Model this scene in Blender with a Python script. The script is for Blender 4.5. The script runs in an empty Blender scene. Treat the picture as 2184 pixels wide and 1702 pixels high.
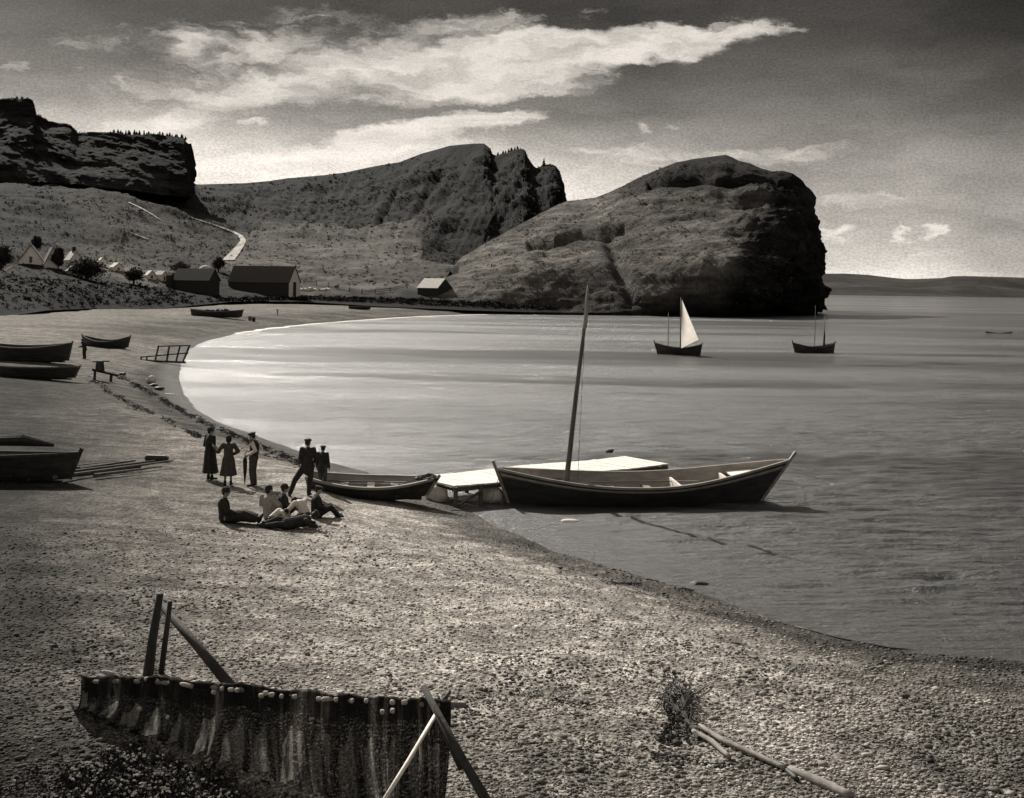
import bpy, bmesh, math, random
import numpy as np
from mathutils import Vector, Matrix
from mathutils.bvhtree import BVHTree
random.seed(7); RNG = np.random.default_rng(7)
R_ = math.radians
SC = bpy.context.scene
COL = SC.collection

# ------------------------------------------------------------------ camera
H = 7.5                       # eye height above the water
F = 2636.0; CX = 1092.0; HZ = 611.0      # photo measured on a 2184 px wide frame
ROLL = R_(0.9)
RV = np.array([math.cos(ROLL), 0, math.sin(ROLL)]); UV = np.array([-math.sin(ROLL), 0, math.cos(ROLL)])
FV = np.array([0, 1.0, 0]); EYE = np.array([0, 0, H])
cam_d = bpy.data.cameras.new("camera"); cam = bpy.data.objects.new("camera", cam_d); COL.objects.link(cam)
cam.matrix_world = Matrix(((RV[0], UV[0], -FV[0], 0), (RV[1], UV[1], -FV[1], 0), (RV[2], UV[2], -FV[2], H), (0, 0, 0, 1)))
cam_d.sensor_width = 36; cam_d.lens = 36 * F / 2184; cam_d.shift_y = -(851 - HZ) / 2184
cam_d.clip_start = 0.1; cam_d.clip_end = 60000
SC.camera = cam

# ------------------------------------------------------------------ view and light
SC.view_settings.view_transform = 'Standard'; SC.view_settings.look = 'None'
SC.view_settings.exposure = 0.48; SC.view_settings.gamma = 1.0
SUN_AZ, SUN_EL = -32.0, 36.0          # degrees left of the view direction, and height
sd = bpy.data.lights.new("sun", 'SUN'); so = bpy.data.objects.new("sun", sd); COL.objects.link(so)
sd.energy = 4.6; sd.angle = R_(0.55); sd.color = (1.0, 0.955, 0.885)
_d = Vector((math.sin(R_(SUN_AZ)) * math.cos(R_(SUN_EL)), math.cos(R_(SUN_AZ)) * math.cos(R_(SUN_EL)), math.sin(R_(SUN_EL))))
so.rotation_euler = _d.to_track_quat('Z', 'Y').to_euler(); so.location = (-40, 30, 60)

class NT:
    """small node helper"""
    def __init__(s, tree): s.t = tree; s.n = tree.nodes; s.l = tree.links
    def new(s, typ, **kw):
        n = s.n.new(typ)
        for k, v in kw.items(): setattr(n, k, v)
        return n
    def link(s, a, b): s.l.new(a, b)
    def setin(s, sock, v):
        if hasattr(v, 'is_output') or isinstance(v, bpy.types.NodeSocket): s.l.new(v, sock)
        else: sock.default_value = v
    def math(s, op, a, b=None, c=None, clamp=False):
        n = s.new('ShaderNodeMath', operation=op, use_clamp=clamp); s.setin(n.inputs[0], a)
        if b is not None: s.setin(n.inputs[1], b)
        if c is not None: s.setin(n.inputs[2], c)
        return n.outputs[0]
    def vmath(s, op, a, b=None):
        n = s.new('ShaderNodeVectorMath', operation=op); s.setin(n.inputs[0], a)
        if b is not None: s.setin(n.inputs[1], b)
        return n.outputs[1] if op in ('LENGTH', 'DOT_PRODUCT') else n.outputs[0]
    def mapping(s, vec, loc=(0, 0, 0), rot=(0, 0, 0), scale=(1, 1, 1), typ='POINT'):
        n = s.new('ShaderNodeMapping', vector_type=typ); s.setin(n.inputs[0], vec)
        n.inputs['Location'].default_value = loc; n.inputs['Rotation'].default_value = rot; n.inputs['Scale'].default_value = scale
        return n.outputs[0]
    def noise(s, vec, scale, detail=4, rough=0.55, dist=0.0):
        n = s.new('ShaderNodeTexNoise'); s.setin(n.inputs['Vector'], vec)
        n.inputs['Scale'].default_value = scale; n.inputs['Detail'].default_value = detail
        n.inputs['Roughness'].default_value = rough; n.inputs['Distortion'].default_value = dist
        return n
    def ramp(s, fac, lo, hi, a=0.0, b=1.0, smooth=True):
        n = s.new('ShaderNodeMapRange', interpolation_type='SMOOTHSTEP' if smooth else 'LINEAR'); s.setin(n.inputs[0], fac)
        for i, v in zip((1, 2, 3, 4), (lo, hi, a, b)): s.setin(n.inputs[i], v)
        return n.outputs[0]
    def attr(s, name):
        return s.new('ShaderNodeAttribute', attribute_name=name).outputs['Fac']

def warm(v, k=1.0):           # warm printing-ink grey
    return (v, v * (1 - .074 * k), v * (1 - .160 * k), 1)

# ------------------------------------------------------------------ sky
world = bpy.data.worlds.new("World"); SC.world = world; world.use_nodes = True
W = NT(world.node_tree); W.n.clear()
sky = W.new('ShaderNodeTexSky', sky_type='NISHITA'); sky.sun_disc = False
sky.sun_elevation = R_(SUN_EL); sky.sun_rotation = R_(360 + SUN_AZ) if SUN_AZ < 0 else R_(SUN_AZ)
sky.air_density = 1.0; sky.dust_density = 1.6; sky.ozone_density = 1.0
bw = W.new('ShaderNodeRGBToBW'); W.link(sky.outputs[0], bw.inputs[0])
tc = W.new('ShaderNodeTexCoord'); gen = tc.outputs['Generated']
sep = W.new('ShaderNodeSeparateXYZ'); W.link(gen, sep.inputs[0])
az = W.math('ARCTAN2', sep.outputs[0], sep.outputs[1]); el = W.math('ARCSINE', sep.outputs[2])
cmb = W.new('ShaderNodeCombineXYZ'); W.link(az, cmb.inputs[0]); W.link(el, cmb.inputs[1])
AE = cmb.outputs[0]
# ragged edges: warp the (azimuth, elevation) coordinate
nz = W.noise(W.mapping(AE, scale=(1, 2.2, 1)), 9.0, 6, 0.62)
warp = W.vmath('MULTIPLY', W.vmath('SUBTRACT', nz.outputs['Color'], (.5, .5, .5)), (0.10, 0.045, 0))
nz2 = W.noise(W.mapping(AE, scale=(1, 2.6, 1)), 42.0, 5, 0.65)
warp2 = W.vmath('MULTIPLY', W.vmath('SUBTRACT', nz2.outputs['Color'], (.5, .5, .5)), (0.028, 0.016, 0))
AW = W.vmath('ADD', W.vmath('ADD', AE, warp), warp2)
def ang(u, v):
    dx = (u - CX) / F; dy = -(v - HZ) / F
    d = RV * dx + UV * dy + FV
    return math.atan2(d[0], d[1]), math.asin(d[2] / np.linalg.norm(d))
# clouds: two ends of the long axis in photo px, half thickness px, strength, softness
CL = [((230, 120), (900, 62), 78, .40, 1.1), ((150, 215), (620, 150), 60, .38, 1.1), ((60, 90), (380, 60), 40, .25, 1.1), ((900, 325), (1760, 335), 34, .34, 1.1), ((1750, 560), (2100, 545), 30, .25, 1.1), ((1350, 420), (1480, 300), 10, .0, 1.1),
      ((400, 222), (905, 112), 40, .75, .9), ((640, 205), (1180, 165), 30, .55, .8), ((780, 135), (1380, 95), 42, 1.0, .75),
      ((1000, 130), (1660, 58), 34, 1.0, .55), ((1250, 80), (1668, 60), 15, .8, .5), ((790, 165), (1320, 150), 42, .85, .7),
      ((320, 90), (470, 78), 34, .8, 1.0), ((480, 95), (720, 78), 30, .72, 1.0), ((560, 140), (1000, 120), 44, .62, 1.0), ((800, 70), (1150, 50), 26, .7, 1.0),
      ((1190, 40), (1310, 15), 24, .35, 1.0), ((380, 215), (560, 190), 26, .6, .9), ((120, 155), (190, 145), 14, .3, 1.0), ((0, 150), (60, 146), 12, .25, 1.0),
      ((160, 278), (430, 250), 17, .75, .7), ((250, 262), (480, 245), 24, .5, .9), ((480, 262), (570, 255), 9, .7, .7), ((430, 180), (700, 170), 34, .4, 1.0),
      ((700, 305), (1040, 250), 26, 1.0, .6), ((830, 290), (1180, 240), 24, .95, .6), ((960, 235), (1170, 250), 12, .7, .7), ((430, 350), (1000, 300), 30, .8, .9),
      ((520, 330), (900, 318), 16, .6, .7), ((1060, 300), (1500, 330), 12, .35, 1.0), ((1340, 272), (1390, 268), 12, .6, .9), ((1430, 268), (1480, 264), 10, .5, .9),
      ((1500, 330), (1830, 318), 18, .6, 1.0), ((1740, 502), (1830, 494), 12, .8, .9), ((1900, 508), (1940, 498), 11, .75, .9), ((1960, 500), (2040, 496), 10, .75, .9), ((1740, 430), (1960, 432), 22, .45, 1.0)]
acc = None
for (a, b, h, st, sf) in CL:
    a0 = ang(*a); b0 = ang(*b)
    cx, cy = (a0[0] + b0[0]) / 2, (a0[1] + b0[1]) / 2
    L = math.hypot(b0[0] - a0[0], b0[1] - a0[1]) / 2 * 1.12; th = math.atan2(b0[1] - a0[1], b0[0] - a0[0])
    m = W.mapping(AW, loc=(cx, cy, 0), rot=(0, 0, th), scale=(L, h / F * 1.25, 1), typ='TEXTURE')
    r = W.vmath('LENGTH', m)
    c = W.ramp(r, 1.15, 1.15 - sf, 0, st)
    acc = c if acc is None else W.math('SUBTRACT', W.math('ADD', acc, c), W.math('MULTIPLY', acc, c))
# broken texture inside the clouds
st1 = W.noise(W.mapping(AW, rot=(0, 0, R_(-9)), scale=(1, 4.5, 1)), 16.0, 8, 0.68).outputs['Fac']
st2 = W.noise(W.mapping(AW, rot=(0, 0, R_(-12)), scale=(1, 3.2, 1)), 38.0, 9, .72).outputs['Fac']
shp = W.math('ADD', W.math('MULTIPLY', W.math('SUBTRACT', st1, .5), 1.5), W.math('MULTIPLY', W.math('SUBTRACT', st2, .5), 1.3))
cloud = W.ramp(W.math('ADD', acc, W.math('MULTIPLY', shp, W.math('MULTIPLY', W.ramp(acc, .0, .25, 0, 1), W.math('SUBTRACT', 1.35, acc)))), .08, 1.28, 0, .92)
# the rest of the sky (behind and beside the camera): broken cloud
cloud = W.math('MULTIPLY', cloud, W.ramp(st1, .30, .62, .66, 1.0))
far = W.math('MULTIPLY', W.ramp(W.noise(W.mapping(AE, scale=(1, 2.4, 1)), 2.6, 7, .6).outputs['Fac'], .52, .72, 0, .55), W.ramp(W.math('ABSOLUTE', az), .5, .9, 0, 1))
cloud = W.math('MAXIMUM', cloud, far)
# clear sky: elevation ramps times Nishita; upper part brightened as unseen, added fill light
def prof(stops):
    r = W.new('ShaderNodeValToRGB'); W.link(W.math('DIVIDE', W.math('MAXIMUM', el, 0.0), 1.6), r.inputs[0]); e = r.color_ramp.elements
    for k, (p_, v) in enumerate(stops):
        q = e[k] if k < 2 else e.new(p_ / 1.6); q.position = p_ / 1.6; q.color = (v, v, v, 1)
    return r.outputs[0]
left = prof([(0, .85), (.085, .76), (.112, .42), (.136, .19), (.17, .10), (.21, .05), (.28, .06), (.45, .22), (.9, .30)])
right = prof([(0, .85), (.022, .50), (.07, .36), (.136, .14), (.19, .06), (.22, .048), (.28, .06), (.45, .20), (.9, .30)])
azf = W.ramp(az, -.10, .26, 1.0, 0.0)
gl = W.math('ADD', W.math('MULTIPLY', left, azf), W.math('MULTIPLY', right, W.math('SUBTRACT', 1.0, azf)))
gl = W.math('MULTIPLY', gl, W.ramp(az, .28, .42, 1.0, .68))
gl = W.math('MULTIPLY', gl, W.math('ADD', .8, W.math('MULTIPLY', bw.outputs[0], .03)))
mot = W.noise(W.mapping(AE, scale=(1, 1.6, 1)), 420.0, 2, .8).outputs['Fac']
veil = W.noise(W.mapping(AW, rot=(0, 0, R_(-6)), scale=(1, 3.5, 1)), 5.0, 7, .6).outputs['Fac']
gl = W.math('MULTIPLY', gl, W.math('MULTIPLY', W.ramp(mot, .3, .7, .82, 1.18), W.ramp(veil, .3, .7, .74, 1.3)))
sdot = W.vmath('DOT_PRODUCT', W.vmath('NORMALIZE', gen), tuple(_d))
aur = W.math('POWER', W.math('MAXIMUM', sdot, 0.0), 40.0)  # glow added round the out-of-view sun to brighten the water
clear = W.math('MULTIPLY', W.math('ADD', gl, W.math('MULTIPLY', aur, 2.5)), 8.0)
cl_l = W.math('MULTIPLY', cloud, W.ramp(mot, .3, .7, .93, 1.07))
tot = W.math('ADD', W.math('MULTIPLY', clear, W.math('SUBTRACT', 1.0, W.math('MULTIPLY', cloud, .8))), W.math('MULTIPLY', cl_l, 5.6))
tint = W.new('ShaderNodeVectorMath', operation='SCALE'); tint.inputs[0].default_value = warm(1.0)[:3]; W.link(tot, tint.inputs['Scale'])
bg = W.new('ShaderNodeBackground'); bg.inputs['Strength'].default_value = 0.12; W.link(tint.outputs[0], bg.inputs['Color'])
wo = W.new('ShaderNodeOutputWorld'); W.link(bg.outputs[0], wo.inputs[0])

# ------------------------------------------------------------------ geometry helpers
def ray(u, v): return RV * (u - CX) / F - UV * (v - HZ) / F + FV
def atz(u, v, z=0.0):
    d = ray(u, v); t = (z - H) / d[2]; return EYE + d * t
def aty(u, v, Y): return EYE + ray(u, v) * Y
def px(p):
    q = np.asarray(p, float) - EYE; return CX + F * (q @ RV) / q[1], HZ - F * (q @ UV) / q[1]

def _hash(ix, iy, iz, seed):
    n = (ix * 374761393 + iy * 668265263 + iz * 2147483647 + seed * 144665) & 0xffffffff
    n = ((n ^ (n >> 13)) * 1274126177) & 0xffffffff
    return ((n ^ (n >> 16)) & 0xffff) / 65535.0
def vnoise(P, seed=0):
    P = np.asarray(P, float); i = np.floor(P).astype(np.int64); f = P - i; f = f * f * (3 - 2 * f)
    r = 0
    for a in (0, 1):
        for b in (0, 1):
            for c in (0, 1):
                w = (f[..., 0] if a else 1 - f[..., 0]) * (f[..., 1] if b else 1 - f[..., 1]) * (f[..., 2] if c else 1 - f[..., 2])
                r = r + w * _hash(i[..., 0] + a, i[..., 1] + b, i[..., 2] + c, seed)
    return r
def fbm(P, scale, octv=5, gain=.5, seed=0):
    P = np.asarray(P, float) / scale; r = 0; a = 1; s = 0
    for k in range(octv):
        r = r + a * (vnoise(P * 2 ** k + 13.7 * k, seed + k) - .5); s += a; a *= gain
    return r / s * 2

def mesh_from(verts, faces, smooth=False, name='m'):
    me = bpy.data.meshes.new(name)
    verts = np.asarray(verts, np.float32); 
    if isinstance(faces, np.ndarray):
        n, k = faces.shape
        me.vertices.add(len(verts)); me.vertices.foreach_set('co', verts.ravel())
        me.loops.add(n * k); me.loops.foreach_set('vertex_index', faces.astype(np.int32).ravel())
        me.polygons.add(n); me.polygons.foreach_set('loop_start', np.arange(0, n * k, k, dtype=np.int32))
        me.polygons.foreach_set('loop_total', np.full(n, k, np.int32))
        me.update(calc_edges=True); me.validate()
    else:
        me.from_pydata([tuple(map(float, v)) for v in verts], [], faces); me.update()
    if smooth: me.polygons.foreach_set('use_smooth', [True] * len(me.polygons))
    return me
def fattr(me, name, vals):
    a = me.attributes.new(name, 'FLOAT', 'POINT'); a.data.foreach_set('value', np.asarray(vals, np.float32).ravel())
def grid_faces(nr, nc):
    i = np.arange(nr - 1)[:, None] * nc + np.arange(nc - 1)[None, :]
    return np.stack([i, i + 1, i + nc + 1, i + nc], -1).reshape(-1, 4)

def setp(o, label=None, cat=None, group=None, kind=None):
    if label: o['label'] = label
    if cat: o['category'] = cat
    if group: o['group'] = group
    if kind: o['kind'] = kind
    return o
def link(name, me, mat=None, parent=None):
    o = bpy.data.objects.new(name, me); COL.objects.link(o)
    if mat: me.materials.clear(); me.materials.append(mat)
    if parent: o.parent = parent
    return o
def empty(name, loc, rz=0, label=None, cat=None, group=None, rx=0, ry=0):
    o = bpy.data.objects.new(name, None); COL.objects.link(o); o.location = [float(x) for x in loc]; o.rotation_euler = (rx, ry, rz)
    o.empty_display_size = .2
    return setp(o, label, cat, group)
def copy_tree(o, parent=None):
    c = o.copy(); COL.objects.link(c); c.parent = parent
    for ch in list(o.children): copy_tree(ch, c)
    return c

class MB:
    def __init__(s): s.v = []; s.f = []
    def add(s, vs, fs):
        b = len(s.v); s.v += [tuple(map(float, v)) for v in vs]; s.f += [tuple(i + b for i in f) for f in fs]; return s
    def box(s, c, d, M=None, taper=1.0, jit=0):
        x, y, z = d[0] / 2, d[1] / 2, d[2] / 2
        vs = [Vector((sx * x * (taper if sz > 0 else 1), sy * y * (taper if sz > 0 else 1), sz * z)) for sz in (-1, 1) for sy in (-1, 1) for sx in (-1, 1)]
        if jit: vs = [v + Vector([random.uniform(-jit, jit) for _ in range(3)]) for v in vs]
        if M is not None: vs = [M @ v for v in vs]
        vs = [v + Vector(c) for v in vs]
        return s.add(vs, [(0, 2, 3, 1), (4, 5, 7, 6), (0, 1, 5, 4), (2, 6, 7, 3), (0, 4, 6, 2), (1, 3, 7, 5)])
    def tube(s, pts, rad, n=8, caps=True, jit=0):
        pts = [Vector(p) for p in pts]; rad = rad if hasattr(rad, '__len__') else [rad] * len(pts)
        rings = []; ref = None
        for i, p in enumerate(pts):
            d = (pts[min(i + 1, len(pts) - 1)] - pts[max(i - 1, 0)]).normalized()
            if ref is None: ref = Vector((0, 0, 1)) if abs(d.z) < .9 else Vector((1, 0, 0))
            a = d.cross(ref).normalized(); b = d.cross(a).normalized(); ref = a.cross(d).normalized()
            rings.append([p + (a * math.cos(2 * math.pi * k / n) + b * math.sin(2 * math.pi * k / n)) * rad[i] * (1 + random.uniform(-jit, jit)) for k in range(n)])
        vs = [v for r in rings for v in r]
        fs = [(i * n + k, i * n + (k + 1) % n, (i + 1) * n + (k + 1) % n, (i + 1) * n + k) for i in range(len(pts) - 1) for k in range(n)]
        if caps: fs += [tuple(range(n - 1, -1, -1)), tuple(range((len(pts) - 1) * n, len(pts) * n))]
        return s.add(vs, fs)
    def ball(s, c, r, nu=10, nv=7, M=None, jit=0):
        r = r if hasattr(r, '__len__') else (r, r, r); vs = [(0, 0, -1)]; fs = []
        for j in range(1, nv):
            t = math.pi * j / nv - math.pi / 2
            for k in range(nu):
                a = 2 * math.pi * k / nu; vs.append((math.cos(t) * math.cos(a), math.cos(t) * math.sin(a), math.sin(t)))
        vs.append((0, 0, 1)); N = len(vs) - 1
        for k in range(nu): fs.append((0, 1 + (k + 1) % nu, 1 + k)); fs.append((N, N - nu + k, N - nu + (k + 1) % nu))
        for j in range(nv - 2):
            for k in range(nu): a = 1 + j * nu + k; b = 1 + j * nu + (k + 1) % nu; fs.append((a, b, b + nu, a + nu))
        o = []
        for v in vs:
            q = Vector(v) * (1 + random.uniform(-jit, jit)); q = Vector((q.x * r[0], q.y * r[1], q.z * r[2]))
            if M is not None: q = M @ q
            o.append(q + Vector(c))
        return s.add(o, fs)
    def cap(s, a, b, ra, rb):
        a = Vector(a); b = Vector(b); n = 10; d = (b - a); L = d.length; d = d.normalized() if L > 1e-6 else Vector((0, 0, 1))
        ref = Vector((0, 0, 1)) if abs(d.z) < .9 else Vector((1, 0, 0)); x = d.cross(ref).normalized(); y = d.cross(x)
        prof = [(-1, 0), (-.8, .6), (-.4, .92), (0, 1)]
        pr = [(a + d * ra * t, ra * q) for t, q in prof[1:]] + [(b - d * rb * t, rb * q) for t, q in reversed(prof[1:])]
        vs = [a - d * ra]; 
        for p, r in pr: vs += [p + (x * math.cos(2 * math.pi * k / n) + y * math.sin(2 * math.pi * k / n)) * r for k in range(n)]
        vs.append(b + d * rb); N = len(vs) - 1; m = len(pr)
        fs = [(0, 1 + (k + 1) % n, 1 + k) for k in range(n)] + [(N, N - n + k, N - n + (k + 1) % n) for k in range(n)]
        fs += [(1 + j * n + k, 1 + j * n + (k + 1) % n, 1 + (j + 1) * n + (k + 1) % n, 1 + (j + 1) * n + k) for j in range(m - 1) for k in range(n)]
        return s.add(vs, fs)
    def mesh(s, smooth=False): return mesh_from(s.v, s.f, smooth)
    def build(s, name, mat, parent=None, smooth=False, loc=None):
        o = link(name, s.mesh(smooth), mat, parent)
        if loc is not None: o.location = [float(x) for x in loc]
        return o

def remesh(mb, voxel):
    me = mb.mesh(); o = bpy.data.objects.new('tmp', me); COL.objects.link(o)
    m = o.modifiers.new('r', 'REMESH'); m.mode = 'VOXEL'; m.voxel_size = voxel; m.use_smooth_shade = True
    sm = o.modifiers.new('s', 'SMOOTH'); sm.iterations = 3; sm.factor = .5
    dg = bpy.context.evaluated_depsgraph_get(); out = bpy.data.meshes.new_from_object(o.evaluated_get(dg))
    COL.objects.unlink(o); bpy.data.objects.remove(o); bpy.data.meshes.remove(me)
    return out

# ------------------------------------------------------------------ materials
def mat(name, v=.1, rough=.8, var=.3, scale=4.0, bump=.3, bscale=None, spec=.3, stretch=(1, 1, 1), k=1.0, coat=0, attrname=None, bdist=.02):
    m = bpy.data.materials.new(name); m.use_nodes = True; T = NT(m.node_tree); p = T.n['Principled BSDF']
    tcn = T.new('ShaderNodeTexCoord').outputs['Object']; q = T.mapping(tcn, scale=stretch)
    n1 = T.noise(q, scale, 8, .65).outputs['Fac']
    f = T.ramp(n1, .25, .75, 1 - var, 1 + var)
    if attrname: f = T.math('MULTIPLY', f, T.attr(attrname))
    c = T.new('ShaderNodeVectorMath', operation='SCALE'); c.inputs[0].default_value = warm(v, k)[:3]; T.link(f, c.inputs['Scale'])
    T.link(c.outputs[0], p.inputs['Base Color']); p.inputs['Roughness'].default_value = rough
    p.inputs['Specular IOR Level'].default_value = spec
    if bump:
        b = T.new('ShaderNodeBump'); b.inputs['Strength'].default_value = bump; b.inputs['Distance'].default_value = bdist
        T.link(T.noise(q, bscale or scale * 4, 6, .7).outputs['Fac'], b.inputs['Height']); T.link(b.outputs[0], p.inputs['Normal'])
    return m
M = {
 'tar': mat('tarred_planks', .045, .6, .5, 3, .3, stretch=(.3, 1, 2)), 'oldwood': mat('weathered_wood', .12, .85, .45, 5, .5, stretch=(.15, 1, 1)),
 'pale_wood': mat('bleached_wood', .78, .8, .22, 6, .4, stretch=(.2, 1, 1)), 'grey_paint': mat('grey_paint', .26, .6, .3, 5, .2, stretch=(.3, 1, 1)),
 'white_paint': mat('white_paint', .72, .6, .15, 4, .2), 'darkwood': mat('dark_wood', .045, .8, .5, 6, .5, stretch=(1, 1, .2)),
 'mast': mat('mast_wood', .11, .6, .4, 4, .2, stretch=(1, 1, .2)), 'canvas': mat('sail_canvas', .78, .9, .08, 2, .2),
 'dark_cloth': mat('dark_cloth', .03, .95, .4, 9, .4), 'mid_cloth': mat('wool_cloth', .065, .95, .3, 9, .4), 'white_cloth': mat('white_cotton', .93, .9, .07, 9, .3),
 'pale_cloth': mat('pale_cotton', .42, .9, .2, 9, .3), 'skin': mat('skin', .28, .6, .1, 9, .1), 'hair': mat('hair', .02, .7, .3, 20, .4), 'leather': mat('boot_leather', .025, .6, .2, 10, .2),
 'rope': mat('rope', .12, .9, .3, 30, .3), 'bark': mat('bark', .05, .9, .4, 8, .6), 'leaf': mat('foliage', .035, .8, .5, 2.5, 0, spec=.15),
 'shrubleaf': mat('scrub_leaf', .018, .85, .6, .6, 0, spec=.1), 'spruce': mat('spruce_needles', .012, .9, .5, 2.5, 0, spec=.1),
 'shingle': mat('roof_shingles', .06, .85, .4, 3, .4, stretch=(1, 1, 3)), 'pale_roof': mat('pale_roof_boards', .42, .8, .25, 2, .3),
 'whitewash': mat('whitewash', .88, .85, .18, 2, .2), 'shed_board': mat('shed_boards', .04, .85, .4, 3, .4, stretch=(3, 3, .3)), 'glass': mat('window_glass', .02, .1, .1, 3, 0, spec=.5),
 'boulder': mat('limestone', .7, .9, .25, 3, .6, bdist=.05), 'weed': mat('seaweed', .034, .6, .5, 12, .3), 'cork': mat('cork_float', .42, .9, .3, 18, .4), 'rust': mat('iron', .03, .6, .3, 10, .3),
}

# ------------------------------------------------------------------ the shore line and the beach profile
SH = [(2184, 1411), (1950, 1397), (1800, 1366), (1650, 1322), (1500, 1268), (1350, 1226), (1200, 1180), (1080, 1132), (1000, 1090), (962, 1062),
      (892, 1028), (800, 1012), (700, 984), (620, 955), (540, 926), (470, 902), (420, 872), (393, 840), (383, 808), (388, 775), (405, 745), (440, 727), (500, 712),
      (580, 700), (680, 690), (800, 681), (900, 675), (1000, 671.5), (1150, 670), (1300, 671), (1420, 672)]
shore = np.array([atz(u, v)[:2] for u, v in SH])
shore = np.vstack([[400, 10], [60, 19], [22, 23.2], shore, [[60, 400], [60, 470], [20, 700]]])
land = np.vstack([shore, [[-3000, 1500], [-3000, -400], [400, -400]]])
def seg_dist(P, line):
    best = np.full(len(P), 1e9)
    for a, b in zip(line[:-1], line[1:]):
        ab = b - a; t = np.clip(((P - a) @ ab) / (ab @ ab), 0, 1); d = np.hypot(*(P - a - t[:, None] * ab).T); best = np.minimum(best, d)
    return best
def inside(P, poly):
    x, y = P[:, 0], P[:, 1]; r = np.zeros(len(P), bool)
    for (x1, y1), (x2, y2) in zip(poly, np.roll(poly, -1, 0)):
        c = (y1 > y) != (y2 > y); xi = (x2 - x1) * (y - y1) / (y2 - y1 + 1e-12) + x1; r ^= c & (x < xi)
    return r
def sdist(P):
    P = np.asarray(P, float).reshape(-1, 2); d = seg_dist(P, shore)
    return np.where(inside(P, land), d, -d)
def profile(P, d):
    P3 = np.c_[P, np.zeros(len(P))]
    z = np.where(d > 0, 1.6 * (1 - np.exp(-np.maximum(d, 0) / 12)) + .012 * np.minimum(np.maximum(d, 0), 120), .22 * np.maximum(d, -26))
    z = z + np.clip(d / 6, 0, 1) * .22 * fbm(P3, 9.0, 4, .5, 3) + np.clip(d / 1.5 + .6, 0, 1) * .035 * fbm(P3, 1.3, 3, .5, 5)
    # a low storm berm
    z = z + .16 * np.exp(-((d - 5.5 - 1.2 * fbm(P3, 14, 2, .5, 8)) / 1.3) ** 2)
    return z
def gz(x, y):
    P = np.array([[float(x), float(y)]]); return float(profile(P, sdist(P))[0])
def onbeach(u, v):
    z = 1.0
    for _ in range(12): p = atz(u, v, z); z = .5 * z + .5 * gz(p[0], p[1])
    p = atz(u, v, z); return np.array([p[0], p[1], gz(p[0], p[1])])

def onbeach_many(U, V):
    U = np.asarray(U, float); V = np.asarray(V, float)
    d = RV[None] * ((U - CX) / F)[:, None] - UV[None] * ((V - HZ) / F)[:, None] + FV[None]; z = np.full(len(U), 1.0)
    for _ in range(10):
        t = (z - H) / d[:, 2]; P_ = EYE + d * t[:, None]; z = .5 * z + .5 * profile(P_[:, :2], sdist(P_[:, :2]))
    t = (z - H) / d[:, 2]; P_ = EYE + d * t[:, None]; P_[:, 2] = profile(P_[:, :2], sdist(P_[:, :2])); return P_

def translucent(m, k):
    T = NT(m.node_tree); p = T.n['Principled BSDF']; src = p.inputs['Base Color'].links[0].from_socket; t = T.new('ShaderNodeBsdfTranslucent'); T.link(src, t.inputs[0])
    x = T.new('ShaderNodeMixShader'); x.inputs[0].default_value = k; T.link(p.outputs[0], x.inputs[1]); T.link(t.outputs[0], x.inputs[2]); T.link(x.outputs[0], T.n['Material Output'].inputs[0])
translucent(M['canvas'], .6); translucent(M['white_cloth'], .35); translucent(M['pale_cloth'], .3)

def wmat_ground():
    m = bpy.data.materials.new('shingle_beach'); m.use_nodes = True; T = NT(m.node_tree); p = T.n['Principled BSDF']
    pos = T.new('ShaderNodeNewGeometry').outputs['Position']; d = T.attr('shore'); vignette_wet = T.attr('vignette_wet')
    n_big = T.noise(pos, .12, 5, .6).outputs['Fac']; n_mid = T.noise(pos, 1.1, 6, .7).outputs['Fac']; n_f = T.noise(pos, 9.0, 5, .75).outputs['Fac']
    vor = T.new('ShaderNodeTexVoronoi'); T.link(pos, vor.inputs['Vector']); vor.inputs['Scale'].default_value = 13
    streak = T.noise(T.mapping(pos, rot=(0, 0, R_(25)), scale=(.10, .8, 1)), 1.2, 5, .6).outputs['Fac']
    f = T.math('MULTIPLY', T.ramp(n_big, .3, .7, .78, 1.15), T.ramp(n_mid, .3, .7, .5, 1.5))
    f = T.math('MULTIPLY', f, T.ramp(n_f, .3, .7, .55, 1.5))
    sepc = T.new('ShaderNodeSeparateColor'); T.link(vor.outputs['Color'], sepc.inputs[0])
    f = T.math('MULTIPLY', f, T.ramp(sepc.outputs[0], 0, 1, .6, 1.4, smooth=False))
    f = T.math('MULTIPLY', f, T.ramp(streak, .3, .62, .68, 1.1))
    dn = T.math('ADD', d, T.math('MULTIPLY', T.math('SUBTRACT', n_mid, .5), 2.2))
    wet = T.ramp(dn, .9, 3.2, .30, 1.0)
    f = T.math('MULTIPLY', f, wet); f = T.math('MULTIPLY', f, vignette_wet)
    c = T.new('ShaderNodeVectorMath', operation='SCALE'); c.inputs[0].default_value = warm(.29)[:3]; T.link(f, c.inputs['Scale'])
    T.link(c.outputs[0], p.inputs['Base Color']); T.setin(p.inputs['Roughness'], T.ramp(dn, .5, 2.4, .5, .95)); p.inputs['Specular IOR Level'].default_value = .06
    b = T.new('ShaderNodeBump'); b.inputs['Strength'].default_value = .8; b.inputs['Distance'].default_value = .035
    h = T.math('ADD', T.math('MULTIPLY', vor.outputs['Distance'], -1.2), T.math('MULTIPLY', n_f, .8)); T.link(h, b.inputs['Height']); T.link(b.outputs[0], p.inputs['Normal'])
    return m
M['drift'] = mat('driftwood', .24, .85, .35, 7, .6, stretch=(1, .3, 1))
M['beach'] = wmat_ground()

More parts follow.
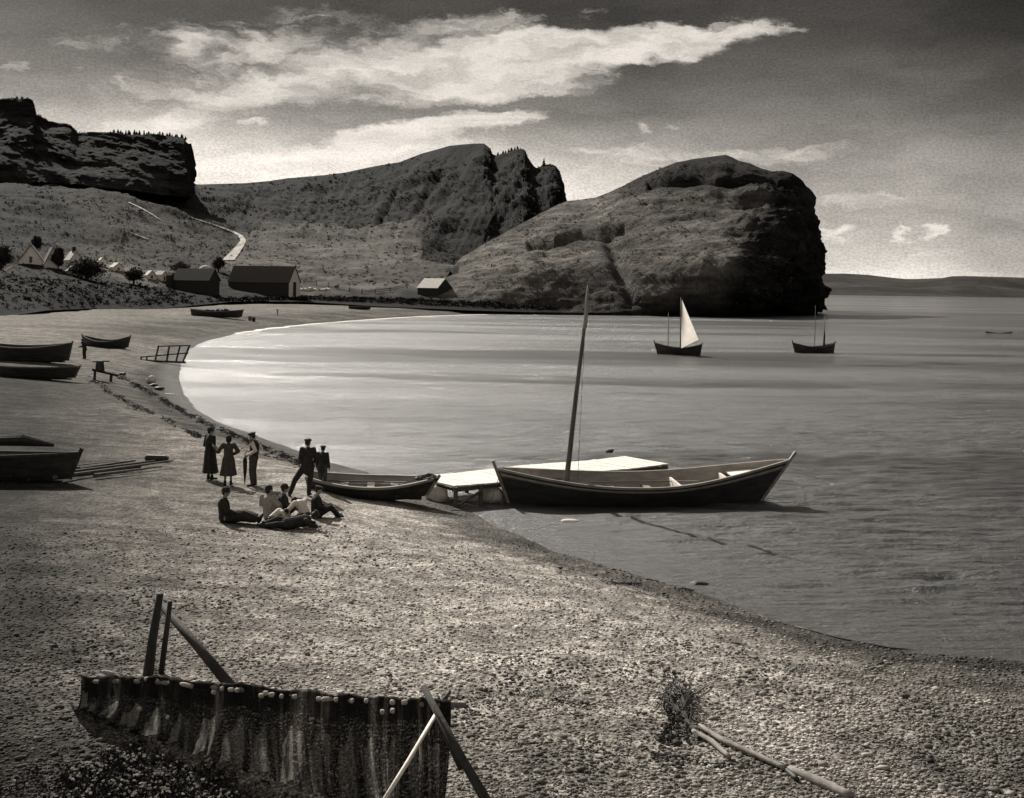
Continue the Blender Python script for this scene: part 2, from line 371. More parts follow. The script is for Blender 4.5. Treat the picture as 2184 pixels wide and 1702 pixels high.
def build_ground():
    ys = np.concatenate([np.linspace(-60, 6, 24)[:-1], np.exp(np.linspace(math.log(6), math.log(640), 520)), np.linspace(660, 1500, 12)])
    k = np.linspace(-1, 1, 460); k = np.sign(k) * (np.abs(k) * .55 + .45 * np.abs(k) ** 4) * 1.15
    Y = np.repeat(ys[:, None], len(k), 1); half = 26 + np.maximum(ys, 0) * .62
    X = k[None, :] * half[:, None]
    P = np.stack([X, Y], -1).reshape(-1, 2); d = sdist(P); z = profile(P, d)
    z = np.where(Y.ravel() > 520, z - (Y.ravel() - 520) * .03, z)
    me = mesh_from(np.c_[P, z], grid_faces(*Y.shape), True); fattr(me, 'shore', d)
    # vignette shade painted into beach colour at left, right and near; plus wet bands
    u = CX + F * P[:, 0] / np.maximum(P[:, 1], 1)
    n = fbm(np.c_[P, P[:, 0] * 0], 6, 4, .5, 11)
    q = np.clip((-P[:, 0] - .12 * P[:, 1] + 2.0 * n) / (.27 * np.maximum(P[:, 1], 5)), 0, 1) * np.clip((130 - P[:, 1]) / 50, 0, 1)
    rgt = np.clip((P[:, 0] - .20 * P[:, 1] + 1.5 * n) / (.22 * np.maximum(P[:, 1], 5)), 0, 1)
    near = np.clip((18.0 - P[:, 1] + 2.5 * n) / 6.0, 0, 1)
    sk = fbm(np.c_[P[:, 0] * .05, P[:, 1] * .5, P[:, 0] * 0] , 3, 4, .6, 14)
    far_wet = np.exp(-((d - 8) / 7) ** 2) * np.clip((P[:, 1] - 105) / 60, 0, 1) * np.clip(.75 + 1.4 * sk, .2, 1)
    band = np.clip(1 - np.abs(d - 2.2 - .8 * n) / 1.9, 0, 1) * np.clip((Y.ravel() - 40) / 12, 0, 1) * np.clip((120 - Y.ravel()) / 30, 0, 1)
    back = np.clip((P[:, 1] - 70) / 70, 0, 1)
    fattr(me, 'vignette_wet', (1 - .6 * band) * (1 - .42 * back) * (1 - .62 * far_wet) * (1 - .9 * q) * (1 - .72 * near) * (1 - .6 * rgt))
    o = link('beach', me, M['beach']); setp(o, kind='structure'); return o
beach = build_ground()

# ------------------------------------------------------------------ water
def wmat_water():
    m = bpy.data.materials.new('sea_water'); m.use_nodes = True; T = NT(m.node_tree); p = T.n['Principled BSDF']
    pos = T.new('ShaderNodeNewGeometry').outputs['Position']
    sp = T.new('ShaderNodeSeparateXYZ'); T.link(pos, sp.inputs[0]); y = sp.outputs[1]
    a = T.noise(T.mapping(pos, rot=(0, 0, R_(3)), scale=(.35, 1.8, 1)), 2.4, 5, .7).outputs['Fac']
    fine = T.noise(T.mapping(pos, scale=(1, 2.2, 1)), 9.0, 3, .7).outputs['Fac']
    patch = T.noise(T.mapping(pos, scale=(.02, .12, 1)), .35, 4, .6, .3).outputs['Fac']
    calm = T.math('MULTIPLY', T.ramp(y, 380, 520, 0, 1), T.ramp(y, 2000, 1300, 0, 1))
    calm = T.math('MULTIPLY', calm, T.ramp(T.noise(T.mapping(pos, scale=(.0006, .012, 1)), 1.0, 3, .5).outputs['Fac'], .36, .46, .55, 1))
    h = T.math('ADD', T.math('MULTIPLY', a, .24), T.math('MULTIPLY', fine, .03))
    b = T.new('ShaderNodeBump'); b.inputs['Distance'].default_value = 1.0
    T.setin(b.inputs['Strength'], T.math('MULTIPLY', T.ramp(patch, .35, .62, .4, 1.25), T.math('SUBTRACT', 1.0, calm)))
    T.link(h, b.inputs['Height']); T.link(b.outputs[0], p.inputs['Normal'])
    p.inputs['Base Color'].default_value = warm(.013); p.inputs['IOR'].default_value = 1.5; p.inputs['Specular IOR Level'].default_value = 1.0
    T.setin(p.inputs['Roughness'], T.math('ADD', T.ramp(patch, .35, .65, .11, .18), T.math('MULTIPLY', calm, .05)))
    p2 = T.new('ShaderNodeBsdfPrincipled'); p2.inputs['Base Color'].default_value = warm(.013); p2.inputs['IOR'].default_value = 1.6; p2.inputs['Specular IOR Level'].default_value = 1.0
    p2.inputs['Roughness'].default_value = .50; T.link(b.outputs[0], p2.inputs['Normal'])
    mx = T.new('ShaderNodeMixShader'); T.setin(mx.inputs[0], T.math('MULTIPLY', T.ramp(patch, .3, .7, .5, .8), T.math('SUBTRACT', 1.0, calm))); T.link(p.outputs[0], mx.inputs[1]); T.link(p2.outputs[0], mx.inputs[2])
    T.link(mx.outputs[0], T.n['Material Output'].inputs[0])
    return m
M['water'] = wmat_water()
def waves(X, Y):
    fp = np.maximum(Y, 8) ** 2 / (1236 * 7.5)          # what one picture row covers on the water
    r = 0; rr = np.random.default_rng(5)
    Z0 = np.zeros_like(X)
    for lam, amp in ((.4, .020), (.75, .042), (1.4, .055), (3, .05), (7, .05), (18, .06)):
        k = np.clip(lam / (fp * 1.4) - .3, 0, 1)
        th = rr.uniform(-.12, .12); A = np.stack([(X * math.cos(th) + Y * math.sin(th)) * .19, Y * math.cos(th) - X * math.sin(th), Z0], -1)
        n = 1.6 * (vnoise(A / (lam * .5), 90 + int(lam * 10)) - .5) + .9 * (vnoise(A / (lam * .27) + 7, 190 + int(lam * 10)) - .5)
        if lam >= 3: k = k * np.clip((Y - 45) / 70, .6, 2.6)
        r = r + amp * k * n * (.75 + .5 * vnoise(np.stack([X * .02, Y * .06, Z0 + lam], -1), 33))
    return r
def build_water():
    ys = np.concatenate([np.linspace(-60, 14, 12)[:-1], 1 / np.linspace(1 / 14, 1 / 420, 1700), np.geomspace(430, 14000, 40)])
    k = np.linspace(-1, 1, 520); k = np.sign(k) * (np.abs(k) * .62 + .38 * np.abs(k) ** 5)
    Y = np.repeat(ys[:, None], len(k), 1); X = k[None, :] * (30 + np.maximum(ys, 0) * .75)[:, None]
    P = np.stack([X, Y], -1).reshape(-1, 2); d = -sdist(P); Z = waves(X, Y).ravel() * np.clip((d + .3) / 7, .12, 1) * 1.75
    me = mesh_from(np.c_[P, Z], grid_faces(*Y.shape), True)
    setp(link('water', me, M['water']), kind='structure')
build_water()
sbm = MB(); sbm.box((0, 6950, -7), (21000, 14000, .5)); setp(sbm.build('seabed', M['darkwood']), kind='structure')

# ------------------------------------------------------------------ hills
def wmat_hill(name, base, lo, hi, sc=.05, bump=1.0, fine=.9, strat=0):
    m = bpy.data.materials.new(name); m.use_nodes = True; T = NT(m.node_tree); p = T.n['Principled BSDF']
    pos = T.new('ShaderNodeNewGeometry').outputs['Position']; tone = T.attr('tone')
    n1 = T.noise(pos, sc, 7, .62, .4).outputs['Fac']; n2 = T.noise(pos, fine, 5, .8).outputs['Fac']; n3 = T.noise(pos, sc * 6, 6, .7).outputs['Fac']
    f = T.math('MULTIPLY', T.ramp(n1, .3, .7, lo, hi), T.ramp(n2, .3, .7, .62, 1.4)); f = T.math('MULTIPLY', f, T.ramp(n3, .32, .68, .72, 1.3)); f = T.math('MULTIPLY', f, tone)
    if strat:
        s = T.noise(T.mapping(pos, rot=(R_(12), 0, 0), scale=(.12, .12, 1.3)), .35, 5, .6).outputs['Fac']; f = T.math('MULTIPLY', f, T.ramp(s, .35, .65, .6, 1.4))
    c = T.new('ShaderNodeVectorMath', operation='SCALE'); c.inputs[0].default_value = warm(base)[:3]; T.link(f, c.inputs['Scale'])
    T.link(c.outputs[0], p.inputs['Base Color']); p.inputs['Roughness'].default_value = .95; p.inputs['Specular IOR Level'].default_value = .08
    b = T.new('ShaderNodeBump'); b.inputs['Strength'].default_value = bump; b.inputs['Distance'].default_value = 1.6
    T.link(T.math('ADD', T.math('MULTIPLY', n2, .5), T.math('MULTIPLY', n3, 1.6)), b.inputs['Height']); T.link(b.outputs[0], p.inputs['Normal'])
    return m
M['hill'] = wmat_hill('hill_grass', .033, .55, 1.45, .018, .6)
M['rock'] = wmat_hill('headland_rock', .045, .6, 1.45, .03, .8, strat=1)
M['cliff'] = wmat_hill('cliff_rock', .017, .5, 1.5, .03, strat=1)
M['farland'] = wmat_hill('far_shore_woods', .026, .5, 1.6, .004, .6, .03)

def interp_curve(cv, us):
    cv = np.array(cv, float); return np.stack([np.interp(us, cv[:, 0], cv[:, k]) for k in range(1, cv.shape[1])], -1)
def in_px(U, V, poly):   # polygon test in photo px of where a point of the real hill lies, used for pasture / scrub patches
    return inside(np.c_[U.ravel(), V.ravel()], np.array(poly, float)).reshape(U.shape)
def soft_poly(U, V, poly, soft):
    m = in_px(U, V, poly); pl = np.array(poly + [poly[0]], float); d = seg_dist(np.c_[U.ravel(), V.ravel()], pl).reshape(U.shape)
    return np.clip(np.where(m, d, -d) / soft * .5 + .5, 0, 1)

def loft(ctrl, us, nt, amp, nsc, seed, back=None):
    """ctrl: list of curves [(u, v, depth)...] from foot to crest; returns grid of points"""
    cs = [interp_curve(c, us) for c in ctrl]; K = len(cs)
    pts = np.array([[aty(u, v, Y) for u, (v, Y) in zip(us, c)] for c in cs])       # K, nc, 3
    ts = np.linspace(0, K - 1, nt); out = np.zeros((nt, len(us), 3))
    for i, t in enumerate(ts):
        j = min(int(t), K - 2); f = t - j
        p0, p1, p2, p3 = pts[max(j - 1, 0)], pts[j], pts[j + 1], pts[min(j + 2, K - 1)]
        m1 = (p2 - p0) / 2 * .7; m2 = (p3 - p1) / 2 * .7
        out[i] = (2 * f ** 3 - 3 * f ** 2 + 1) * p1 + (f ** 3 - 2 * f ** 2 + f) * m1 + (-2 * f ** 3 + 3 * f ** 2) * p2 + (f ** 3 - f ** 2) * m2
    return out
def normals(G):
    a = np.gradient(G, axis=1); b = np.gradient(G, axis=0); n = np.cross(a, b); n /= np.linalg.norm(n, axis=-1, keepdims=True) + 1e-9
    return n
def pxs(G):
    Q = G - EYE; return CX + F * (Q @ RV) / Q[..., 1], HZ - F * (Q @ UV) / Q[..., 1]

# --- hillside: bank, pasture and the middle ridge
hc = [
 [(-700, 760, 150), (-300, 705, 175), (0, 677, 180), (100, 662, 200), (200, 658, 230), (300, 664, 235), (400, 653, 260), (500, 643, 300), (640, 643, 320), (800, 653, 318), (1000, 662, 322), (1200, 668, 340), (1500, 672, 380)],
 [(-700, 690, 190), (-300, 640, 205), (0, 610, 215), (100, 602, 240), (200, 606, 265), (300, 618, 275), (400, 628, 292), (500, 630, 318), (640, 630, 345), (800, 632, 350), (1000, 640, 350), (1200, 652, 362), (1500, 660, 400)],
 [(-700, 560, 300), (0, 560, 290), (100, 562, 310), (300, 575, 360), (500, 575, 400), (700, 585, 425), (900, 590, 420), (1000, 598, 410), (1300, 620, 420), (1500, 620, 440)],
 [(-700, 420, 520), (0, 432, 500), (200, 445, 530), (400, 490, 580), (500, 492, 640), (600, 480, 690), (750, 482, 700), (900, 485, 660), (960, 520, 620), (1100, 540, 600), (1300, 560, 560), (1500, 560, 560)],
 [(-700, 320, 760), (0, 330, 740), (200, 352, 750), (300, 366, 770), (400, 385, 820), (420, 393, 860), (520, 390, 880), (570, 386, 890), (620, 379, 890), (690, 374, 890), (740, 367, 880), (800, 354, 870), (850, 346, 860), (900, 327, 850), (930, 320, 845), (960, 311, 840),
  (1000, 307, 830), (1032, 306, 820), (1046, 316, 815), (1050, 328, 812), (1058, 332, 806), (1080, 326, 800), (1100, 318, 795), (1115, 316, 792), (1122, 320, 790), (1127, 335, 788), (1138, 352, 786), (1144, 357, 783), (1156, 353, 780), (1172, 349, 778), (1186, 354, 776), (1194, 366, 774),
  (1199, 382, 772), (1201, 398, 771), (1206, 412, 770), (1209, 428, 769), (1225, 455, 765), (1300, 500, 750), (1500, 560, 700)],
]
us = np.concatenate([np.linspace(-700, -20, 60), np.linspace(-10, 1000, 420), np.linspace(1002, 1240, 180), np.linspace(1245, 1500, 50)])
G = loft(hc, us, 260, 0, 0, 1); U0, V0 = pxs(G)
N = normals(G); tt = np.linspace(0, 4, 260)[:, None]
crag = np.clip((tt - 3.0) / .6, 0, 1) * np.clip((U0 - 1000) / 60, 0, 1)
amp = np.clip(tt / .5, 0, 1) * (1.2 + 4.5 * np.clip(tt - 1, 0, 1.5) / 1.5)
disp = fbm(G, 60, 7, .6, 21) * amp * 1.6 + crag * fbm(G, 9, 5, .65, 22) * 5
disp *= np.clip((4.0 - tt) / .35, .1, 1)
# gullies running down the upper slope
gul = np.abs(fbm(np.stack([U0 * .9 + V0 * .55, V0 * .22, U0 * 0], -1), 46, 4, .5, 25))
disp -= np.clip((tt - 2.6) / .5, 0, 1) * np.clip((4.0 - tt) / .4, .0, 1) * np.clip((U0 - 450) / 80, 0, 1) * (1 - np.clip(gul * 3, 0, 1)) * 2.5
N *= np.sign(N[..., 2:3] - N[..., 1:2]); G = G + N * disp[..., None]
# tone: scrub, pasture, heath, darker upper slope, and vignette shade painted far left
tone = np.full(U0.shape, .72)
nn = fbm(np.stack([U0, V0, U0 * 0], -1), 30, 4, .55, 31) * 14; U1, V1 = U0 + nn, V0 + nn * .6
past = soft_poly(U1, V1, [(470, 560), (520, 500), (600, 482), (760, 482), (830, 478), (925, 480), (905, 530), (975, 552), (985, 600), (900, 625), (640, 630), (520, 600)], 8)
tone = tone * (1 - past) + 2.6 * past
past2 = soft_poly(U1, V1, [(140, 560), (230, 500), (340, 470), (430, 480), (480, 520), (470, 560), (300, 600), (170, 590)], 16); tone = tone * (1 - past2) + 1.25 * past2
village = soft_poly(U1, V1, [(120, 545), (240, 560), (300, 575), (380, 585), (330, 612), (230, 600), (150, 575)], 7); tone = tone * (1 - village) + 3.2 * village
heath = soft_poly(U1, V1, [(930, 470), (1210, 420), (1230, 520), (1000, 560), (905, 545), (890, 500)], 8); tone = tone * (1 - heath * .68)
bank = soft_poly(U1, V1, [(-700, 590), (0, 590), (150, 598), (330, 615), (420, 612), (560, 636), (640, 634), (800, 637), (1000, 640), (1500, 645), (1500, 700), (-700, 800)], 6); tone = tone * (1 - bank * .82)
dk = soft_poly(U1, V1, [(-700, 300), (130, 370), (150, 440), (110, 530), (-50, 600), (-700, 600)], 60); tone = tone * (1 - dk * .78)  # vignette-like shade at the far left, put into the hill colour
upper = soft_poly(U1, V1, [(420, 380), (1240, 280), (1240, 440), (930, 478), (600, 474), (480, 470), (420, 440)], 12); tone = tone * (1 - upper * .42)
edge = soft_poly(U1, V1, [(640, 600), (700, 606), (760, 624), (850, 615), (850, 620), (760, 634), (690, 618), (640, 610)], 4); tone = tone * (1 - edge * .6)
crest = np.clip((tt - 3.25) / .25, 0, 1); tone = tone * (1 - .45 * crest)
bk = G[-1] + np.array([0, 260, -70]); bk2 = G[-1] + np.array([0, 700, -160])
GG = np.concatenate([G, bk[None], bk2[None]]); tone = np.concatenate([tone, tone[-1:], tone[-1:]])
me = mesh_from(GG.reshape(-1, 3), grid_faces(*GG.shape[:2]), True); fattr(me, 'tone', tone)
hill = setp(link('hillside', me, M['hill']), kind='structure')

def bvh_of(o):
    me = o.data; return BVHTree.FromPolygons([v.co.copy() for v in me.vertices], [tuple(p.vertices) for p in me.polygons])
BV = bvh_of(hill)
def onhill(u, v, bv=None):
    d = Vector(ray(u, v)); h = (bv or BV).ray_cast(Vector(EYE), d.normalized())
    return np.array(h[0]) if h[0] is not None else None
def hill_z(x, y, bv=None):
    h = (bv or BV).ray_cast(Vector((float(x), float(y), 400)), Vector((0, 0, -1))); return h[0].z if h[0] is not None else 0

# --- the cliff on the left: two steps of rock, wooded along the top
top = [(-700, 60), (-400, 120), (-200, 165), (0, 213), (30, 208), (58, 208), (70, 214), (73, 226), (76, 243), (88, 248), (102, 258), (125, 264), (152, 268), (160, 276), (166, 283), (200, 283), (240, 284), (262, 286), (300, 286), (340, 288), (380, 291), (396, 294), (402, 304), (409, 308), (412, 326), (416, 342), (420, 352), (421, 372), (418, 388), (419, 396)]
foot = [(-700, 380), (0, 352), (100, 362), (200, 376), (300, 384), (400, 396), (419, 400)]
us2 = np.concatenate([np.linspace(-700, -5, 70), np.linspace(0, 419, 330)])
tv = interp_curve([(a, b) for a, b in top], us2)[:, 0]; fv = interp_curve(foot, us2)[:, 0]
Yf = np.interp(us2, [-700, 0, 300, 400, 419], [560, 600, 640, 655, 690]); Yt = np.interp(us2, [-700, 0, 300, 400, 419], [640, 660, 690, 705, 720])
nt = 110; G = np.zeros((nt, len(us2), 3))
for i, t in enumerate(np.linspace(-.25, 1, nt)):
    vv = fv + (tv - fv) * t; YY = Yf + (Yt - Yf) * (t if t > 0 else t * .6) ** 1; 
    for j, u in enumerate(us2): G[i, j] = aty(u, vv[j], YY[j])
ft = np.linspace(0, 1, nt)[:, None]
but = fbm(G * [1, 1, .25], 26, 5, .6, 41) * 9 + fbm(G, 9, 4, .6, 42) * 3
G[..., 1] -= but * np.clip((1 - ft) / .1, .15, 1)
G[..., 0] += fbm(G, 8, 3, .6, 45) * 1.2; G[..., 2] += (ft > .97) * fbm(G, 7, 3, .6, 46) * 1.5
bk = G[-1] + np.array([-10, 120, -3]); bk[:, 0] += 120 * G[-1][:, 0] / G[-1][:, 1]; bk2 = G[-1] + np.array([-60, 500, -120]); bk2[:, 0] += 500 * G[-1][:, 0] / G[-1][:, 1]
GG = np.concatenate([G, bk[None], bk2[None]])
# close the right end into the hill
endc = GG[:, -1:, :] + np.array([-24, 60, -4]); endd = GG[:, -1:, :] + np.array([-150, 400, -90]); GG = np.concatenate([GG, endc, endd], 1)
U0, V0 = pxs(GG); talus = .6 * np.clip((V0 - 340) / 30, 0, 1) * (U0 < 360)
me = mesh_from(GG.reshape(-1, 3), grid_faces(*GG.shape[:2]), True); fattr(me, 'tone', .55 + .9 * talus)
cliff = setp(link('cliff', me, M['cliff']), kind='structure')
cliff_top = [(u, v) for u, v in zip(us2, tv)]

# --- the headland across the bay
foot = [(860, 655, 335), (960, 662, 330), (1050, 665, 332), (1200, 668, 336), (1350, 670, 338), (1450, 672, 342), (1560, 673, 352), (1620, 672, 372), (1680, 671, 400), (1722, 670, 440)]
topc = [(960, 575, 400), (985, 548, 420), (1050, 510, 440), (1100, 482, 450), (1150, 455, 458), (1180, 440, 462), (1210, 428, 466), (1240, 426, 470), (1270, 422, 472), (1300, 410, 474), (1330, 396, 475), (1360, 380, 475), (1400, 362, 474), (1440, 346, 472), (1480, 338, 470), (1515, 334, 466),
        (1548, 330, 462), (1562, 336, 458), (1575, 344, 455), (1600, 350, 450), (1625, 360, 446), (1645, 366, 444), (1670, 366, 442), (1690, 371, 442), (1706, 382, 444), (1722, 395, 446), (1734, 408, 447), (1743, 421, 448), (1742, 436, 448), (1737, 448, 448), (1746, 462, 448), (1743, 480, 448),
        (1744, 500, 447), (1752, 520, 446), (1755, 545, 446), (1752, 562, 445), (1746, 580, 444), (1750, 600, 444), (1749, 622, 443), (1742, 645, 442), (1728, 660, 441), (1722, 669, 440)]
tc_ = np.array(topc, float); arc = np.concatenate([[0], np.cumsum(np.hypot(*np.diff(tc_[:, :2], axis=0).T))]); arc /= arc[-1]
ns = 420; s = np.linspace(0, 1, ns); T3 = np.stack([np.interp(s, arc, tc_[:, k]) for k in range(3)], -1)
fo = np.array(foot, float); fs = np.interp(s, [0, .5, .8, 1], [0, .55, .86, 1]); fa = (fo[:, 0] - fo[0, 0]) / (fo[-1, 0] - fo[0, 0]); F3 = np.stack([np.interp(fs, fa, fo[:, k]) for k in range(3)], -1)
nt = 200; G = np.zeros((nt, ns, 3))
for i, t in enumerate(np.linspace(0, 1, nt)):
    q = F3 + (T3 - F3) * t; bul = t ** 1.75
    YY = F3[:, 2] + (T3[:, 2] - F3[:, 2]) * bul - 26 * np.sin(math.pi * t) * np.clip((s - .45) / .3, 0, 1) * np.clip((1 - s) / .15, 0, 1)
    G[i] = np.array([aty(q[j, 0], q[j, 1], YY[j]) for j in range(ns)])
G[0, :, 2] = -3
N = normals(G); N *= np.sign(.5 * N[..., 2:3] - N[..., 1:2]); U0, V0 = pxs(G)
ftt = np.linspace(0, 1, nt)[:, None]; rock = np.clip((U0 - 1540 + (V0 - 500) * .15) / 60, 0, 1)
env = np.clip((1 - ftt) / .10, .1, 1) * np.clip(ftt / .04, 0, 1)
d_ = fbm(G, 55, 6, .55, 51) * 9 + rock * (fbm(G * [1, 1, 2.2], 16, 5, .6, 52) * 7)
d_ -= 3.2 * np.exp(-(((U0 - (1290 + (V0 - 490) * .42)) / 15) ** 2)) * np.clip((V0 - 480) / 30, 0, 1)        # a gully down the face
d_ -= 5 * np.exp(-(((V0 - (398 - 12 * np.sin((U0 - 1380) / 120))) / 5) ** 2)) * (U0 > 1380)              # a ledge under the crest
d_ -= 5 * np.exp(-(((V0 - (505 - (U0 - 1150) * .12)) / 6) ** 2)) * (U0 > 1120) * (U0 < 1330)
G = G + N * (d_ * env)[..., None]
G[..., 0] += rock * np.clip((ftt - .9) / .1, 0, 1) * np.clip((V0 - 400) / 30, 0, 1) * fbm(G * [0, 0, 1], 7, 3, .6, 53) * 2.2
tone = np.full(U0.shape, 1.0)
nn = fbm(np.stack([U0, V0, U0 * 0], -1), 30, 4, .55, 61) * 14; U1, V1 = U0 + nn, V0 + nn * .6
lit = soft_poly(U1, V1, [(900, 660), (1000, 540), (1180, 430), (1330, 400), (1380, 420), (1290, 500), (1250, 560), (1150, 600), (1060, 640)], 22); tone = tone * (1 - lit) + 2.5 * lit  # pale grass, with the slope's sunlit brightness put into its colour
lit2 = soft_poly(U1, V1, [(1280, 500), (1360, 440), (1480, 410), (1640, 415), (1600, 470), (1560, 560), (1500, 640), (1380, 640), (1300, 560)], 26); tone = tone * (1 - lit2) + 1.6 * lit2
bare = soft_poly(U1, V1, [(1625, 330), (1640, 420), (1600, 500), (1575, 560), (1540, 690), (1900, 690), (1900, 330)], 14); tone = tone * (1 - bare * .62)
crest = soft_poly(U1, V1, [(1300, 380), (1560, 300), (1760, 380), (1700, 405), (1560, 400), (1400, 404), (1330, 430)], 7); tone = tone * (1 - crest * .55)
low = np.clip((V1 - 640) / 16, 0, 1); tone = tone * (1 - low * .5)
bk = G[-1] + np.array([-6, 60, 0]); bk[:, 2] = np.maximum(bk[:, 2] * .8 - 2, -3); bk2 = G[-1] + np.array([-20, 200, 0]); bk2[:, 2] = -4
GG = np.concatenate([G, bk[None], bk2[None]]); tone = np.concatenate([tone, tone[-1:], tone[-1:]])
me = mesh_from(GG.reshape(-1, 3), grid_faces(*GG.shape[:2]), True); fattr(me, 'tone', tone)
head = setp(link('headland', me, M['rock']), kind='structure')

# --- far shore
fu = np.linspace(1500, 3400, 300); fvv = np.interp(fu, [1500, 1745, 1800, 1850, 1900, 1930, 1960, 2010, 2030, 2060, 2120, 2184, 2600, 3000, 3400], [588, 583, 583, 586, 592, 595, 595, 593, 589, 588.5, 590, 592, 590, 610, 640])
nt = 40; G = np.zeros((nt, len(fu), 3))
for i, t in enumerate(np.linspace(0, 1, nt)):
    for j, u in enumerate(fu):
        c0 = aty(u, 640, 2750 + 260 * math.sin(u / 170)); c1 = aty(u, fvv[j], 3700 + 200 * math.sin(u / 90)); q = c0 + (c1 - c0) * t ** .8; c0z = -4; q[2] = c0z + (c1[2] - c0z) * t; G[i, j] = q
G[..., 2] += fbm(G, 420, 5, .55, 71) * 9 * np.clip(np.linspace(0, 1, nt)[:, None] * 4, 0, 1) * np.clip((1 - np.linspace(0, 1, nt)[:, None]) * 6, .25, 1)
GG = np.concatenate([G, (G[-1] + np.array([0, 900, -70]))[None]])
me = mesh_from(GG.reshape(-1, 3), grid_faces(*GG.shape[:2]), True); fattr(me, 'tone', np.ones(GG.shape[:2]))
setp(link('far_shore', me, M['farland']), kind='structure')

# --- surf along the far beach
def ribbon(name, pts, wid, m, z=.02, jit=.4, seed=0, **kw):
    pts = np.array(pts); rr = np.random.default_rng(seed); fine = []
    for a, b in zip(pts[:-1], pts[1:]):
        n = max(2, int(np.hypot(*(b - a)) / 1.2)); fine += [a + (b - a) * i / n for i in range(n)]
    fine = np.array(fine); t = np.gradient(fine, axis=0); t /= np.linalg.norm(t, axis=1, keepdims=True); nrm = np.c_[-t[:, 1], t[:, 0]]
    n = len(fine); w = wid * (1 + jit * fbm(np.c_[fine, np.zeros(n)], 5, 3, .6, seed)); off = jit * wid * fbm(np.c_[fine, np.ones(n)], 9, 3, .6, seed + 4)
    rows = []
    for q, zz in ((-.5, z - .03), (-.25, z + .05), (0, z + .09), (.25, z + .05), (.5, z - .03)): rows.append(np.c_[fine + nrm * (q * w + off)[:, None], np.full(n, zz)])
    Gq = np.array(rows); return setp(link(name, mesh_from(Gq.reshape(-1, 3), grid_faces(*Gq.shape[:2]), True), m), **kw)
sh = shore[3:-3]
M['foam'] = mat('sea_foam', .8, .7, .15, 1.5, .3)
ribbon('surf', sh[22:], 1.0, M['foam'], .01, .9, 3, label='thin white line of surf breaking along the far beach', cat='surf', kind='stuff')
0 and ribbon('surf', sh[9:17] + [0.25, .25], .28, M['foam'], .0, .8, 6, label='faint broken lip of foam where the near beach meets the water behind the people', cat='surf', kind='stuff')

# --- road up the hillside
rp = [(487, 556, 13), (500, 541, 11), (512, 526, 8), (519, 514, 6), (513, 503, 5), (497, 495, 5), (476, 487, 4), (452, 478, 3.4), (425, 470, 2.8), (400, 462, 2.4)]
def draped(name, rp, m):
    L, Rr = [], []; fine = []
    for a, b in zip(rp[:-1], rp[1:]):
        for i in range(8): t = i / 8; fine.append(tuple(a[k] + (b[k] - a[k]) * t for k in range(3)))
    for (u, v, w) in fine:
        pts = [onhill(u + w * q, v) for q in (-1, -.5, 0, .5, 1)]
        if any(p is None for p in pts): continue
        L.append([p + np.array([0, -.25, .25]) for p in pts])
    Gq = np.array(L); me = mesh_from(Gq.reshape(-1, 3), grid_faces(*Gq.shape[:2]), True)
    return setp(link(name, me, m), kind='structure')
M['road'] = mat('road_gravel', .36, .95, .3, .4, .3)
draped('road', rp, M['road'])
for nm, q in (('path', [(275, 432, 2.5), (300, 444, 2.5), (325, 458, 2), (345, 472, 1.5)]), ('path', [(280, 497, 2), (300, 505, 3), (318, 512, 2)]), ('path', [(530, 557, 4), (560, 556, 5), (610, 554, 4), (640, 556, 2.5)])):
    draped(nm, q, M['road'])
